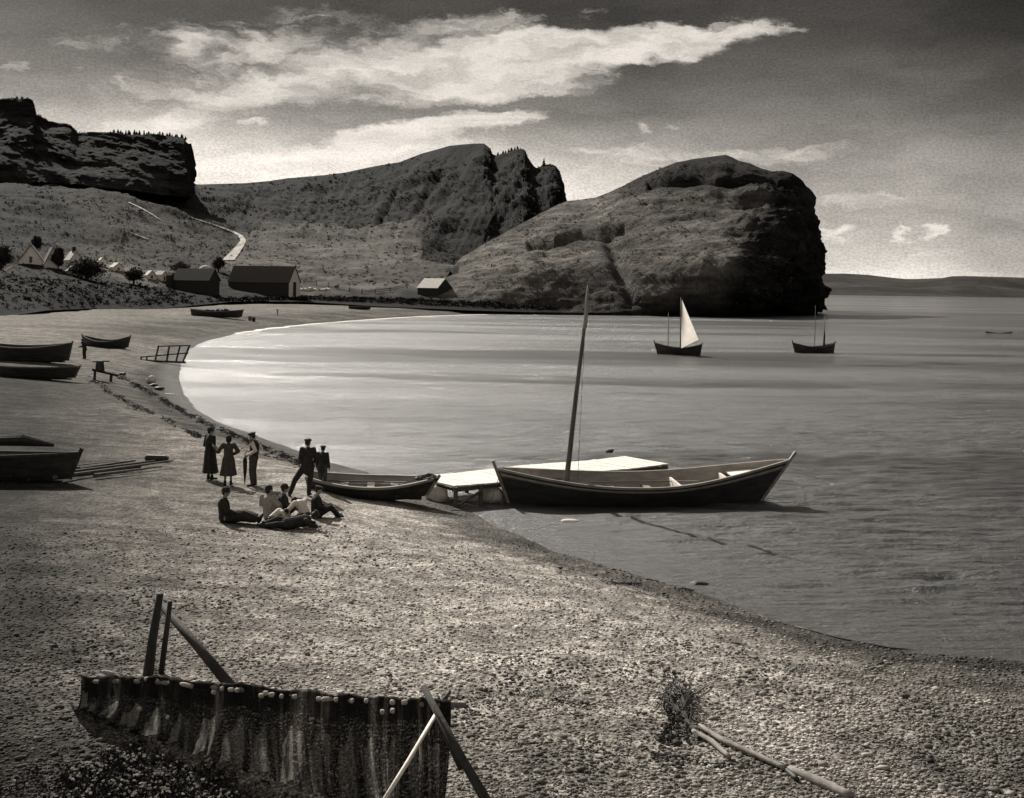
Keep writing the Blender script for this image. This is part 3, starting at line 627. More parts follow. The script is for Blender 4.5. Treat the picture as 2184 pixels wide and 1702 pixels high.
# --- SECTION: objects
# ================================================================== boats
def hull(L, B, D, sheer=.35, rakeL=.25, rakeR=.25, transom=0.0, flat=.35, flare=.8, n=28, rows=9, hull_mat='tar', in_mat='oldwood', rail_mat='oldwood', thwarts=(-.45, 0, .4), sheerp=2.2,
         rocker=.12, post=(.15, .15), fine=1.0, parent=None, thick=.03, floor=True, lift=(1, 1), laps=True):
    """double ended (or transom sterned at -x) open boat, x along the keel, z=0 under the keel"""
    xs = np.sin(np.linspace(-1, 1, n) * math.pi / 2)
    def half(x):
        a = abs(x); b = (1 - a ** 2.4) ** .85 * B / 2
        if x < 0 and transom: b = B / 2 * (1 - (1 - transom) * a ** 2.2)
        return max(b, .012)
    def keel(x): return rocker * abs(x) ** 3
    def sh_(x): return D + sheer * abs(x) ** sheerp * (lift[0] if x < 0 else lift[1])
    def pt(x, w, side, inset=0, lap=0):
        h = keel(x) + (sh_(x) - keel(x)) * w
        b = half(x) * (flat + (1 - flat) * w ** flare) * (1 if abs(x) < .999 or (x < 0 and transom) else 1)
        if w == 0 : pass
        b = max(b - inset + lap, .008)
        X = x * L / 2 + (rakeR * w * x ** 4 if x > 0 else -rakeL * w * x ** 4)
        if inset: X *= 1 - inset / L * 1.5
        return (X, side * b, h + (inset if w == 0 else 0))
    def shell(inset):
        mb = MB(); cols = []
        ws = []
        for j in range(rows):
            ws.append((j / rows, .010 if (laps and not inset and j) else 0)); ws.append(((j + 1) / rows, 0))
        for x in xs:
            right = [pt(x, w, 1, inset, lp * 1.6) for w, lp in ws]; left = [pt(x, w, -1, inset, lp) for w, lp in reversed(ws)]
            c = list(right[0]); c[1] = 0; cols.append(left + [tuple(c)] + right)
        m_ = len(cols[0]); vs = [v for c in cols for v in c]
        fs = [(i * m_ + k, (i + 1) * m_ + k, (i + 1) * m_ + k + 1, i * m_ + k + 1) for i in range(n - 1) for k in range(m_ - 1)]
        if inset: fs = [tuple(reversed(f)) for f in fs]
        mb.add(vs, fs)
        if transom: mb.add(cols[0], [tuple(range(m_)) if not inset else tuple(reversed(range(m_)))])
        return mb
    h = shell(0).build('hull', M[hull_mat], parent)
    sk = shell(thick); sk.build('lining', M[in_mat], parent)
    for side in (-1, 1):
        mb = MB(); cols = []
        for x in xs:
            a = pt(x, 1, side); b = half(x); o = .035 * side; t = .03
            cols.append([(a[0], a[1] + o, a[2] - .05), (a[0], a[1] + o, a[2] + t), (a[0], a[1] - side * min(.055, b * .9), a[2] + t), (a[0], a[1] - side * min(.055, b * .9), a[2] - .05)])
        vs = [v for c in cols for v in c]; fs = [(i * 4 + k, i * 4 + (k + 1) % 4, (i + 1) * 4 + (k + 1) % 4, (i + 1) * 4 + k) for i in range(n - 1) for k in range(4)]
        if side > 0: fs = [tuple(reversed(f)) for f in fs]
        fs += [(0, 1, 2, 3), tuple((n - 1) * 4 + k for k in (3, 2, 1, 0))]
        mb.add(vs, fs); mb.build('gunwale', M[rail_mat], parent)
    for tx in thwarts:
        z = keel(tx) + (sh_(tx) - keel(tx)) * .66; b = half(tx) * (flat + (1 - flat) * .66 ** flare) - .03
        mb = MB(); mb.box((tx * L / 2, 0, z), (.24, 2 * b, .04)); mb.build('thwart', M[in_mat], parent)
    if floor:
        mb = MB(); w = .16
        for k in range(-2, 3):
            y = k * .19 * B / 1.6
            mb.box((0, y, .15 + abs(k) * .015), (L * (.62 - .05 * abs(k)), .15 * B / 1.6, .025))
        mb.build('floorboards', M[in_mat], parent)
    for sgn, pz in ((-1, post[0]), (1, post[1])):
        if pz is None: continue
        mb = MB(); pts = [Vector(pt(sgn, w, 1)) for w in (0, .25, .5, .75, 1)]; pts = [Vector((p.x + sgn * .02, 0, p.z)) for p in pts]
        d = (pts[-1] - pts[-2]).normalized(); pts.append(pts[-1] + d * pz)
        for a, b in zip(pts[:-1], pts[1:]):
            mid = (a + b) / 2; dd = b - a; mb.box(mid, (.10, .08, dd.length * 1.03), Matrix.Rotation(math.atan2(dd.x, dd.z), 3, 'Y'))
        mb.build('stem_post' if sgn > 0 else 'stern_post', M[rail_mat if pz < .4 else 'darkwood'], parent)
    mb = MB(); mb.box((0, 0, rocker * 0 + .0), (L * .93, .07, .09)); mb.build('keel', M['darkwood'], parent)
    return h, pt, sh_, keel, half
def place(o, p, z=None): o.location = (float(p[0]), float(p[1]), float(p[2] if z is None else z))

# --- the big open boat with one mast
a = atz(1084, 1071, 0); b = atz(1640, 1064, 0)
a = np.array([-.42, 42.75]); b = np.array([9.35, 44.1])
mid = (a + b) / 2; hd = math.atan2(b[1] - a[1], b[0] - a[0])
bb = empty('fishing_boat', (mid[0], mid[1], -.36), hd, 'big tarred open fishing boat with a single bare mast, afloat at the beach edge', 'boat', rx=R_(3.2))
_, pt, shf, kf, hf = hull(8.84, 2.75, 1.14, .62, .55, 1.15, flat=.22, flare=.62, n=44, rows=11, thwarts=(-.18, .12), in_mat='grey_paint', rail_mat='grey_paint', post=(.28, .34), rocker=.18, lift=(.72, 1.12), sheerp=2.1, parent=bb, floor=True)
mb = MB()      # pale foredeck and stern sheets
def deck(mb, x0, x1, w, t=.04, n=6, inset=.05):
    vs = []; fs = []
    for i in range(n + 1):
        x = x0 + (x1 - x0) * i / n; z = kf(x) + (shf(x) - kf(x)) * w; yb = max(hf(x) * (.22 + .78 * w ** .62) - inset, .02)
        X = x * 4.42 + (1.15 * w * x ** 4 if x > 0 else -.55 * w * x ** 4); vs += [(X, -yb, z), (X, yb, z), (X, yb, z - t), (X, -yb, z - t)]
    for i in range(n): fs += [(4 * i + k, 4 * i + (k + 1) % 4, 4 * i + 4 + (k + 1) % 4, 4 * i + 4 + k) for k in range(4)]
    fs += [(0, 1, 2, 3), (4 * n + 3, 4 * n + 2, 4 * n + 1, 4 * n)]; mb.add(vs, [tuple(reversed(f)) for f in fs])
deck(mb, -.88, -.66, .78); mb.build('foredeck', M['pale_wood'], bb)
mb = MB(); deck(mb, .72, .95, .86); mb.build('stern_deck', M['pale_wood'], bb)
mb = MB(); deck(mb, .36, .60, .62); mb.build('stern_bench', M['pale_wood'], bb)
for x_, w_, h_ in ((.33, .95, .34), (.68, .6, .30)):
    zt = kf(x_) + (shf(x_) - kf(x_)) * .86; mb = MB(); mb.box((x_ * 4.42 + (1.15 * .8 * x_ ** 4), 0, zt - h_ / 2), (.08, 2 * (hf(x_) * .72), h_)); mb.build('bulkhead', M['white_paint'], bb)
mb = MB(); deck(mb, -.60, -.555, .80, .08, 3); mb.build('mast_thwart', M['oldwood'], bb)
# the strake of lighter paint and rub rail
for sd_ in (-1, 1):
    mb = MB(); xs_ = np.linspace(-.985, .985, 40); vs = []
    for x in xs_:
        p1 = pt(x, .90, sd_, 0, .014); p0 = pt(x, .82, sd_, 0, .018); p2 = pt(x, .86, sd_, 0, .05); vs += [p0, p2, p1]
    fs = [(3 * i + k, 3 * i + 3 + k, 3 * i + 4 + k, 3 * i + 1 + k) for i in range(39) for k in range(2)]
    mb.add(vs, fs if sd_ > 0 else [tuple(reversed(f)) for f in fs]); mb.build('rubbing_strake', M['grey_paint'], bb)
# mast leans to the right as in the photograph, stepped at the mast thwart
dg_inv = None
mb = MB(); mb.tube([(-2.54, .1, .25), (-2.46, .05, 1.4), (-2.23, 0, 4.2), (-2.02, 0, 6.35), (-1.94, 0, 7.35), (-1.92, 0, 7.95)], [.10, .095, .08, .062, .045, .02], 12); mast = mb.build('mast', M['mast'], bb, True)
mb = MB(); mb.tube([(-2.15, .02, 5.55), (-2.08, .02, 5.5)], .035, 6); mb.tube([(-2.08, .02, 5.5), (-2.04, .02, 5.56)], .05, 6); mb.build('block', M['rope'], mast)
# a pale furled pennant round the masthead
vs = []; fs = []
for i in range(14):
    t = i / 13; z = 6.45 + 1.4 * t
    for k in range(7): A = k / 7 * 2 * math.pi; r = .035 + .055 * (1 - t) * (1 + .5 * math.sin(5 * t + k)); vs.append((-2.01 + .09 * t + r * math.cos(A), r * math.sin(A), z))
fs = [(i * 7 + k, i * 7 + (k + 1) % 7, (i + 1) * 7 + (k + 1) % 7, (i + 1) * 7 + k) for i in range(13) for k in range(7)]
mb = MB(); mb.add(vs, fs); mb.build('pennant', M['pale_cloth'], mast)
mb = MB(); mb.tube([(-1.98, .02, 6.4), (-2.01, .2, 3.6), (-2.03, .35, 1.1)], .009, 5); mb.build('halyard', M['rope'], mast)
mb = MB(); mb.tube([(-4.72, -.05, 1.65), (-4.95, -.3, 1.2), (-5.2, -.7, .62)], .012, 5); mb.build('mooring_rope', M['rope'], bb)
mb = MB(); mb.tube([(-2.2, -.6, .95), (-1.0, -.55, .97)], .11, 8, jit=.15); mb.tube([(-2.1, -.45, 1.02), (-1.1, -.6, 1.0)], .08, 8, jit=.2); mb.build('furled_sail', M['oldwood'], bb)

# --- the rowing boat drawn up on the shingle
mid = onbeach(783, 1062); mid[1] += .1; hd = R_(5); pitch = R_(1.5)
dory = empty('rowing_boat', (mid[0], mid[1], mid[2] + .02), hd, 'long dark rowing boat with grey inside, drawn up beside the man in the cap', 'boat', ry=pitch, rx=R_(7))
hull(3.85, 1.55, .52, .2, .12, .36, transom=.45, flat=.5, flare=.9, n=26, rows=5, hull_mat='tar', in_mat='grey_paint', rail_mat='grey_paint', thwarts=(-.4, .05, .45), post=(None, .1), rocker=.1, parent=dory)
# dark net pile on the bow
mb = MB(); [mb.ball((1.95 + random.uniform(-.25, .3), random.uniform(-.1, .1), .72 + random.uniform(-.04, .05)), (.17, .11, .07), 8, 6, jit=.25) for _ in range(7)]
mb.build('net_pile', M['weed'], dory)

# --- wharf deck running out behind the boat
c = [atz(968, 1038, .72), atz(1424, 991, .72), atz(1398, 968, .72), atz(905, 1010, .72)]
wl = empty('landing_stage', (0, 0, 0), 0, 'low pale plank landing stage on posts behind the big boat', 'wharf')
c0, c1, c2, c3 = [np.array(q) for q in c]
dirx = (c1 - c0); Lx = np.linalg.norm(dirx); dirx /= Lx; diry = np.array([-dirx[1], dirx[0], 0]); wy = 2.5
org = c0
def wp(x, y, z): q = org + dirx * x + diry * y; return (q[0], q[1], z)
RZ = Matrix.Rotation(math.atan2(dirx[1], dirx[0]), 3, 'Z')
mb = MB(); x = 0
while x < Lx:
    w = random.uniform(.16, .22); xo = (x + w / 2)
    mb.box(wp(xo, wy / 2 - .12 * math.sin(x), .72 + random.uniform(-.006, .006)), (w - .012, wy + random.uniform(-.05, .05), .05), RZ); x += w
mb.build('deck', M['pale_wood'], wl)
for yy in (.05, wy - .1):
    mb = MB(); mb.box(wp(Lx / 2, yy, .62), (Lx, .14, .16), RZ); mb.build('beam', M['oldwood'], wl)
for xx in np.arange(.05, Lx, 1.05):
    for yy in (.05, wy - .1):
        mb = MB(); q = wp(xx, yy - .09, 0); zb = min(gz(q[0], q[1]), 0) - .5; mb.tube([(q[0], q[1], zb), (q[0], q[1], .70)], [.085, .075], 9, jit=.06); mb.build('post', M['oldwood'], wl)
mb = MB(); q0 = wp(.1, -.1, .1); q1 = wp(1.1, -.1, .5); mb.tube([q0, q1], .05, 7); mb.build('brace', M['oldwood'], wl)
mb = MB(); mb.tube([wp(-.6, .15, .82), wp(.0, .1, .62), wp(.5, .05, .58)], .05, 7); mb.build('rail', M['darkwood'], wl)

# pale stones under its foot
def rock(name, p, r, m, seed, label, cat='rock', group=None, flatb=.15, rz=0, cuts=7):
    rr = random.Random(seed); mb = MB(); me = bmesh.new(); bmesh.ops.create_icosphere(me, subdivisions=3, radius=1)
    pl = [(Vector((rr.gauss(0, 1), rr.gauss(0, 1), rr.gauss(0, 1))).normalized(), rr.uniform(.62, .9)) for _ in range(cuts)]
    co = np.array([v.co[:] for v in me.verts]); nz_ = fbm(co + seed, .6, 4, .5, seed) * .09
    for v, q in zip(me.verts, nz_):
        for nn_, dd in pl:
            e = v.co.dot(nn_) - dd
            if e > 0: v.co -= nn_ * e
        v.co *= 1 + q; v.co = Vector((v.co.x * r[0], v.co.y * r[1], v.co.z * r[2]))
    d_ = bpy.data.meshes.new(name); me.to_mesh(d_); me.free(); o = link(name, d_, M[m]); o.location = [float(x) for x in p]; o.rotation_euler.z = rz
    return setp(o, label, cat, group)
q = atz(933, 1058, .2); rock('boulder', (q[0], q[1] - .3, .28), (.42, .3, .36), 'boulder', 3, 'angular pale boulder at the shore end of the landing stage')
q = atz(1050, 1054, .2); rock('boulder', (q[0] - .05, q[1] - .35, .22), (.46, .35, .34), 'boulder', 5, 'rounded pale boulder under the landing stage beside the big boat\'s stem', cuts=2)
q = atz(990, 1062, .1); rock('boulder', (q[0], q[1], .1), (.5, .3, .12), 'boulder', 9, 'flat pale stone between two posts of the landing stage')
q = atz(1216, 1112, .0); rock('float', (q[0], q[1], .01), (.30, .14, .07), 'white_paint', 4, 'small white float drifting just below the big boat', 'float', cuts=2)
q = atz(1300, 966, .72); mb = MB()
mb.ball((0, 0, .06), (.16, .12, .08), 8, 5, jit=.2); mb.ball((.1, 0, .1), (.08, .07, .06), 8, 5, jit=.2); setp(mb.build('rope_coil', M['weed'], loc=(q[0], q[1] - .1, .745)), 'dark coil of rope lying on the pale landing stage', 'rope')

# --- the two sailing boats and the small boat far right
def sailboat(u, v, L, yaw, label, tilt=0):
    p = atz(u, v, 0); o = empty('sailing_boat', (p[0], p[1], -.38), yaw, label, 'sailing boat')
    hull(L, 2.0, 1.22, .5, .25, .45, flat=.25, flare=.6, n=22, rows=7, thwarts=(-.3, .15), post=(.2, .35), rocker=.15, parent=o, in_mat='tar', rail_mat='darkwood', laps=False); return o
s1 = sailboat(1448, 758, 4.6, R_(180 - 14), 'small dark two masted boat with one tall white sail set, off the headland')
mb = MB(); mb.tube([(-.15, 0, .3), (-.12, 0, 6.95)], [.07, .035], 8); m1 = mb.build('mast', M['mast'], s1, True)
mb = MB(); mb.tube([(1.25, 0, .3), (1.25, 0, 5.2)], [.055, .025], 8); mb.build('mast', M['mast'], s1, True)
vs = []; fs = []; n = 14
for i in range(n + 1):
    t = i / n
    for j in range(n + 1):
        s_ = j / n; x0, z0 = -.22, 1.15 + 5.55 * t; xl = -.24 - (1 - t) * 1.95; zl = z0 + (1 - t) * 1.05
        vs.append((x0 + (xl - x0) * s_ - .12 * math.sin(math.pi * t) * 0, .32 * math.sin(math.pi * s_) * math.sin(math.pi * min(1, (1 - t) + .1)) * (1 - t * .5), z0 + (zl - z0) * s_))
fs = [(i * (n + 1) + j, i * (n + 1) + j + 1, (i + 1) * (n + 1) + j + 1, (i + 1) * (n + 1) + j) for i in range(n) for j in range(n)]
mb = MB(); mb.add(vs, fs); mb.build('sail', M['canvas'], s1, True)
mb = MB(); mb.tube([(-.2, 0, 1.12), (-2.2, 0, 2.15)], .03, 6); mb.build('sprit', M['mast'], s1, True)
s2 = sailboat(1737, 755, 4.7, R_(180 + 12), 'small dark boat with two bare masts, moored under the tip of the headland')
mb = MB(); mb.tube([(-1.15, 0, .3), (-1.25, 0, 4.9)], [.06, .03], 8); mb.build('mast', M['mast'], s2, True)
mb = MB(); mb.tube([(.0, 0, .3), (-.05, 0, 6.2)], [.05, .02], 8); mb.build('mast', M['mast'], s2, True)
mb = MB(); mb.tube([(-1.2, .04, 1.2), (-1.23, .04, 2.6), (-1.24, .03, 3.2)], [.13, .10, .03], 8, jit=.15); mb.build('furled_sail', M['dark_cloth'], s2, True)
mb = MB(); mb.tube([(-2.2, 0, 1.3), (-2.85, 0, 1.9)], .03, 6); mb.build('tiller', M['darkwood'], s2, True)
def skiff(name, p, rz, L, B, D, label, group=None, rx=0, ry=0, sheer=.25, mats=('tar', 'darkwood', 'oldwood'), **kw):
    o = empty(name, p, rz, label, 'boat', group, rx=rx, ry=ry)
    hull(L, B, D, sheer, .2, .3, flat=.35, flare=.75, n=22, rows=6, hull_mat=mats[0], in_mat=mats[1], rail_mat=mats[2], post=(.12, .15), rocker=.1, parent=o, **kw); return o
q = atz(2130, 713, 0); skiff('rowing_boat', (q[0], q[1], -.2), R_(4), 4.4, 1.5, .42, 'dark low rowing boat lying alone off the right edge of the bay', mats=('tar', 'tar', 'darkwood'))
BG = 'boats drawn up on the left shore'
def shoreboat(u, v, L, B, D, rz, label, rx=0, sheer=.3, **kw):
    p = onbeach(u, v); return skiff('rowing_boat', (p[0], p[1], p[2] - .03), rz, L, B, D, label, BG, rx=rx, sheer=sheer, **kw)
shoreboat(52, 770, 6.6, 2.0, 1.15, R_(4), 'high sided dark boat cut by the left edge, upper of two there', R_(3), .35)
shoreboat(70, 806, 5.6, 1.7, .72, R_(-3), 'low dark boat just below the high sided one at the left edge', R_(-4), .08)
shoreboat(226, 741, 4.6, 1.6, .7, R_(-10), 'small dark boat with raised stem, just left of the wooden rail frame', R_(4), .5)
shoreboat(462, 676, 9.0, 2.6, 1.05, R_(-6), 'long dark boat heaped with gear, on the sand below the dark barn', R_(2), .35)
shoreboat(767, 660, 4.9, 1.7, .7, R_(3), 'little dark boat on the far sand right of the whitewashed gable', 0, .2)
shoreboat(920, 658, 5.8, 1.8, .8, R_(-4), 'little dark boat on the far sand just below the lone shed', 0, .2)
p = onbeach(1000, 663)
p = onbeach(462, 676); mb = MB()
for k in range(9): mb.ball((random.uniform(-1.6, 2.2), random.uniform(-.5, .5), random.uniform(.95, 1.25)), (random.uniform(.3, .6), .3, random.uniform(.15, .35)), 8, 6, jit=.25)
o = setp(mb.build('fishing_gear', M['weed'], loc=p), 'dark heap of nets piled in the long boat below the barn', 'nets')
# big dark boat cut by the left edge, in the middle distance, and the spars beside it
p = onbeach(20, 1022)
o = skiff('fishing_boat', (p[0] - 1.3, p[1] + .2, p[2] - .05), R_(-5), 6.4, 2.3, .80, 'broad dark beached boat with a long raked bow, at the left edge nearer the camera', rx=R_(-4), sheer=.12, mats=('tar', 'tar', 'darkwood'))
p = onbeach(0, 990); mb = MB(); mb.tube([(-2, 0, .0), (-1, .05, .06), (0, .02, .0), (1.2, .04, .05), (2.3, 0, -.1)], [.16, .2, .17, .19, .06], 9, jit=.25); setp(mb.build('sail_bundle', M['dark_cloth'], loc=(p[0] - .9, p[1] + 1.1, p[2] + .62)), 'dark bundled canvas lying along the beached boat at the left edge', 'sail')
SP = [((110, 1010), (288, 990), .055), ((100, 1022), (330, 994), .06), ((115, 1030), (368, 996), .05), ((60, 1028), (300, 1004), .06), ((200, 1022), (345, 1006), .045), ((170, 1012), (260, 1000), .05), ((150, 1000), (250, 992), .045)]
SL = ['topmost thin spar of the pile beside the beached boat', 'thick spar crossing the middle of the pile beside the beached boat', 'longest spar of the pile, its tip reaching out towards the standing women', 'dark heavy spar lying lowest against the beached boat', 'short spar lying on the near side of the pile by the beached boat', 'short spar wedged in the left end of the pile by the beached boat', 'thin short spar nearest the beached boat\'s bow']
for i, (a, b, r) in enumerate(SP):
    A = onbeach(*a); B_ = onbeach(*b); z0 = .08 + .05 * (i % 3); mb = MB(); m_ = (A + B_) / 2
    mb.tube([(*(A - m_)[:2], A[2] - m_[2]), (0, .03, .02), (*(B_ - m_)[:2], B_[2] - m_[2] + .05)], [r * 1.2, r, r * .6], 8, jit=.05)
    setp(mb.build('spar', M['darkwood' if i % 2 else 'oldwood'], loc=(m_[0], m_[1], m_[2] + z0)), SL[i], 'spar', 'spars piled by the beached boat')
p = onbeach(334, 984); mb = MB(); mb.tube([(-.42, 0, 0), (-.36, 0, .01), (.30, 0, 0), (.42, 0, -.01)], [.08, .125, .125, .10], 12); cq = setp(mb.build('log', M['tar'], loc=(p[0], p[1], p[2] + .11)), 'short thick black log lying alone on the shingle left of the standing women', 'log')

# --- rail frame (boat cradle) at the left shore
p = onbeach(335, 772); fr = empty('boat_cradle', (p[0], p[1], p[2]), 0, 'low dark open frame of rails and posts standing at the water\'s edge', 'wooden frame')
Yp = p[1]; sc_ = Yp / F
def loc(u, v): q = aty(u, v, Yp); return Vector((q[0] - p[0], 0, q[2] - p[2]))
def fr_t(name, a, b, r=.07, y0=0, y1=0):
    mb = MB(); A = loc(*a); B2 = loc(*b); A.y = y0; B2.y = y1; mb.tube([A, B2], r, 6); mb.build(name, M['darkwood'], fr)
fr_t('rail', (328, 740), (400, 738), .06, 1.1, 1.1); fr_t('rail', (298, 762), (400, 753), .06, .2, .3); fr_t('sill', (262, 767), (396, 773), .10); fr_t('sill', (282, 768), (330, 774), .09, .5, .5)
for k, (ut, ub) in enumerate(((332, 330), (355, 355), (378, 375), (398, 390))):
    mb = MB(); mb.tube([loc(ut, 739) + Vector((0, .9, 0)), loc(ub, 773)], .09, 6); mb.build('post', M['darkwood'], fr)
for k, ut in enumerate((300, 312)):
    mb = MB(); mb.tube([loc(ut, 762) + Vector((0, .2, 0)), loc(ut, 773)], .07, 6); mb.build('post', M['darkwood'], fr)
# winch trestle
p = onbeach(222, 812); wn = empty('winch', (p[0], p[1], p[2]), 0, 'squat dark capstan on a sloping trestle, left of the white heap on the shore', 'winch')
mb = MB(); mb.tube([(-.65, 0, 0), (-.62, 0, .75)], .09, 7); mb.build('post', M['darkwood'], wn)
mb = MB(); mb.tube([(.45, 0, -.1), (.5, 0, .55)], .10, 7); mb.build('post', M['darkwood'], wn)
mb = MB(); mb.tube([(-.8, 0, .75), (.95, -.1, .38)], .10, 7); mb.build('beam', M['darkwood'], wn)
mb = MB(); mb.tube([(-.3, 0, .7), (-.3, 0, 1.35)], [.32, .24], 12); mb.build('drum', M['darkwood'], wn)
mb = MB(); mb.tube([(-.9, .3, 1.25), (.4, -.2, 1.35)], .05, 6); mb.build('bar', M['darkwood'], wn)
# white heap and dark stones on the shore
p = onbeach(322, 818); rock('canvas_heap', (p[0], p[1], p[2] + .22), (.36, .3, .38), 'white_paint', 21, 'small bright white heap of canvas on dark stones at the water\'s edge', 'canvas', cuts=6)
for k, (u, v, r, lb) in enumerate(((328, 824, .3, 'dark shore rock directly under the white canvas heap'), (340, 832, .35, 'dark wet rock just right of the white canvas heap'), (262, 800, .3, 'dark stone just right of the squat capstan'), (1492, 1256, .30, 'dark rock at the waterline right of the big boat'))):
    p = onbeach(u, v); rock('rock', (p[0], p[1], p[2] + r * .3), (r, r * .7, r * .5), 'tar', 30 + k, lb)
for k, (u, v) in enumerate(((415, 852), (478, 884), (362, 842))):
    p = onbeach(u, v); mb = MB(); mb.box((0, 0, .04), (.9, .12, .05), Matrix.Rotation(R_(-35), 3, 'Z')); setp(mb.build('plank', M['pale_wood'], loc=p), ['pale plank washed up halfway along the dark tide line', 'pale plank washed up on the tide line nearest the standing women', 'pale plank washed up just below the white canvas heap'][k], 'plank', 'planks washed up on the tide line')
# barrels and a post by the long boat
for k, (u, v, lb) in enumerate(((533, 684, 'lighter barrel standing nearer the long boat\'s bow'), (541, 686, 'darker barrel standing just right of the lighter one'))):
    p = onbeach(u, v); mb = MB(); mb.tube([(0, 0, 0), (0, 0, .4), (0, 0, .8)], [.26, .33, .26], 12); o = empty('barrel', p, 0, lb, 'barrel', 'barrels by the long boat'); mb.build('staves', M['oldwood' if k == 0 else 'tar'], o)
    for zz in (.12, .4, .68):
        mb = MB(); mb.tube([(0, 0, zz - .02), (0, 0, zz + .02)], .325 if zz == .4 else .295, 12); mb.build('hoop', M['rust'], o)
p = onbeach(592, 672); o = empty('mooring_post', p, 0, 'dark forked post standing alone on the far sand', 'post'); mb = MB(); mb.tube([(0, 0, -.1), (0, 0, 1.05)], .10, 8); mb.build('post', M['darkwood'], o); mb = MB(); mb.tube([(-.3, 0, 1.1), (.2, 0, 1.0)], .08, 8); mb.build('crossbar', M['darkwood'], o)
# ================================================================== buildings
def house(name, p, rz, L, W_, Hw, Hr, label, wall='shed_board', roof='shingle', gable=None, chimney=False, door=None, windows=(), eave=.25, cat='house', group=None, base=1.5):
    """ridge along local x, z=0 ground; gable ends at +-x"""
    o = empty(name, p, rz, label, cat, group); mb = MB(); x, y = L / 2, W_ / 2
    vs = [(-x, -y, -base), (x, -y, -base), (x, y, -base), (-x, y, -base), (-x, -y, Hw), (x, -y, Hw), (x, y, Hw), (-x, y, Hw), (-x, 0, Hw + Hr), (x, 0, Hw + Hr)]
    mb.add(vs, [(0, 1, 5, 4), (2, 3, 7, 6), (3, 0, 4, 8, 7), (1, 2, 6, 9, 5), (0, 3, 2, 1)]); mb.build('wall', M[wall], o)
    sl = math.hypot(y, Hr); an = math.atan2(Hr, y); rf = None
    for sgn in (-1, 1):
        mb = MB(); Mx = Matrix.Rotation(sgn * -an, 3, 'X') if sgn > 0 else Matrix.Rotation(an, 3, 'X')
        mb.box((0, sgn * (y / 2 + eave * .35), Hw + Hr / 2 - eave * .35 * Hr / y + .07), (L + 2 * eave, sl + eave, .12), Mx); r_ = mb.build('roof', M[roof], o)
        if rf is None: rf = r_
    if gable:
        for sx in (1,):
            mb = MB(); mb.add([(sx * (x + .03), -y * .98, -base), (sx * (x + .03), y * .98, -base), (sx * (x + .03), y * .98, Hw), (sx * (x + .03), 0, Hw + Hr * .97), (sx * (x + .03), -y * .98, Hw),
                               (sx * (x + .0), -y * .98, -base), (sx * (x + .0), y * .98, -base), (sx * (x + .0), y * .98, Hw), (sx * (x + .0), 0, Hw + Hr * .97), (sx * (x + .0), -y * .98, Hw)],
                              [(0, 1, 2, 3, 4), (9, 8, 7, 6, 5), (0, 5, 6, 1), (1, 6, 7, 2), (2, 7, 8, 3), (3, 8, 9, 4), (4, 9, 5, 0)]); mb.build('gable', M[gable], o)
    if chimney:
        mb = MB(); mb.box((L * .1, 0, Hw + Hr + .35), (.7, .7, 1.5)); mb.build('chimney', M['shed_board'], rf)
    for (face, a, z, w, h, kind) in windows:
        f = MB(); 
        if face == 'g': f.box((x + .05, a, z), (.06, w, h)); pn = MB(); pn.box((x + .085, a, z), (.02, w * .8, h * .85))
        else: f.box((a, -y - .04, z), (w, .06, h)); pn = MB(); pn.box((a, -y - .075, z), (w * .8, .02, h * .85))
        w_ = f.build('door' if kind == 'd' else 'window', M['darkwood'], o); pn.build('panel' if kind == 'd' else 'pane', M['glass' if kind != 'd' else 'shed_board'], w_)
    return o
def pz(u, v): q = onhill(u, v); return q
def hdepth(u, v): return onhill(u, v)[1]
# lone shed: pale roof side towards the left, dark gable right
p = pz(927, 629); house('shed', p - [0, 0, .3], R_(-38), 7.5, 6.2, 2.3, 2.6, 'lone small shed with a pale boarded roof on the flat below the headland', 'shed_board', 'pale_roof', cat='shed', windows=(('g', 0, 1, 1.2, 2, 'd'),))
# long barn with whitewashed gable
p = pz(560, 626); d = p[1]; k = d / F
house('barn', (p[0], p[1] + 2, p[2] - .2), R_(-20), 148 * k, 48 * k, 26 * k, 34 * k, 'long dark roofed barn with a narrow whitewashed gable end', 'shed_board', 'shingle', gable='whitewash', cat='barn', windows=(('g', 0, 12 * k, 12 * k, 30 * k, 'd'),), base=3)
p = pz(418, 622); d = p[1]; k = d / F
house('barn', (p[0], p[1], p[2] - .2), R_(-14), 84 * k, 50 * k, 26 * k, 24 * k, 'squat dark barn standing left of the long whitewashed gabled one', 'shed_board', 'shingle', cat='barn', base=3, windows=(('s', 4, 9 * k, 14 * k, 18 * k, 'd'),))
p = pz(362, 612); d = p[1]; k = d / F
house('privy', (p[0], p[1], p[2] - .2), R_(-10), 12 * k, 12 * k, 26 * k, 5 * k, 'narrow dark hut squeezed against the squat barn\'s left end', 'shed_board', 'shingle', cat='hut', base=3, eave=.1, windows=(('s', 0, 11 * k, 5 * k, 18 * k, 'd'),))
p = pz(344, 597); d = p[1]; k = d / F
house('white_shed', (p[0], p[1], p[2] - .2), R_(-28), 18 * k, 17 * k, 13 * k, 7 * k, 'tiny bright white shed between the orchard bushes and the narrow hut', 'whitewash', 'pale_roof', gable='whitewash', cat='shed', windows=(('g', 0, 5 * k, 4 * k, 9 * k, 'd'),))
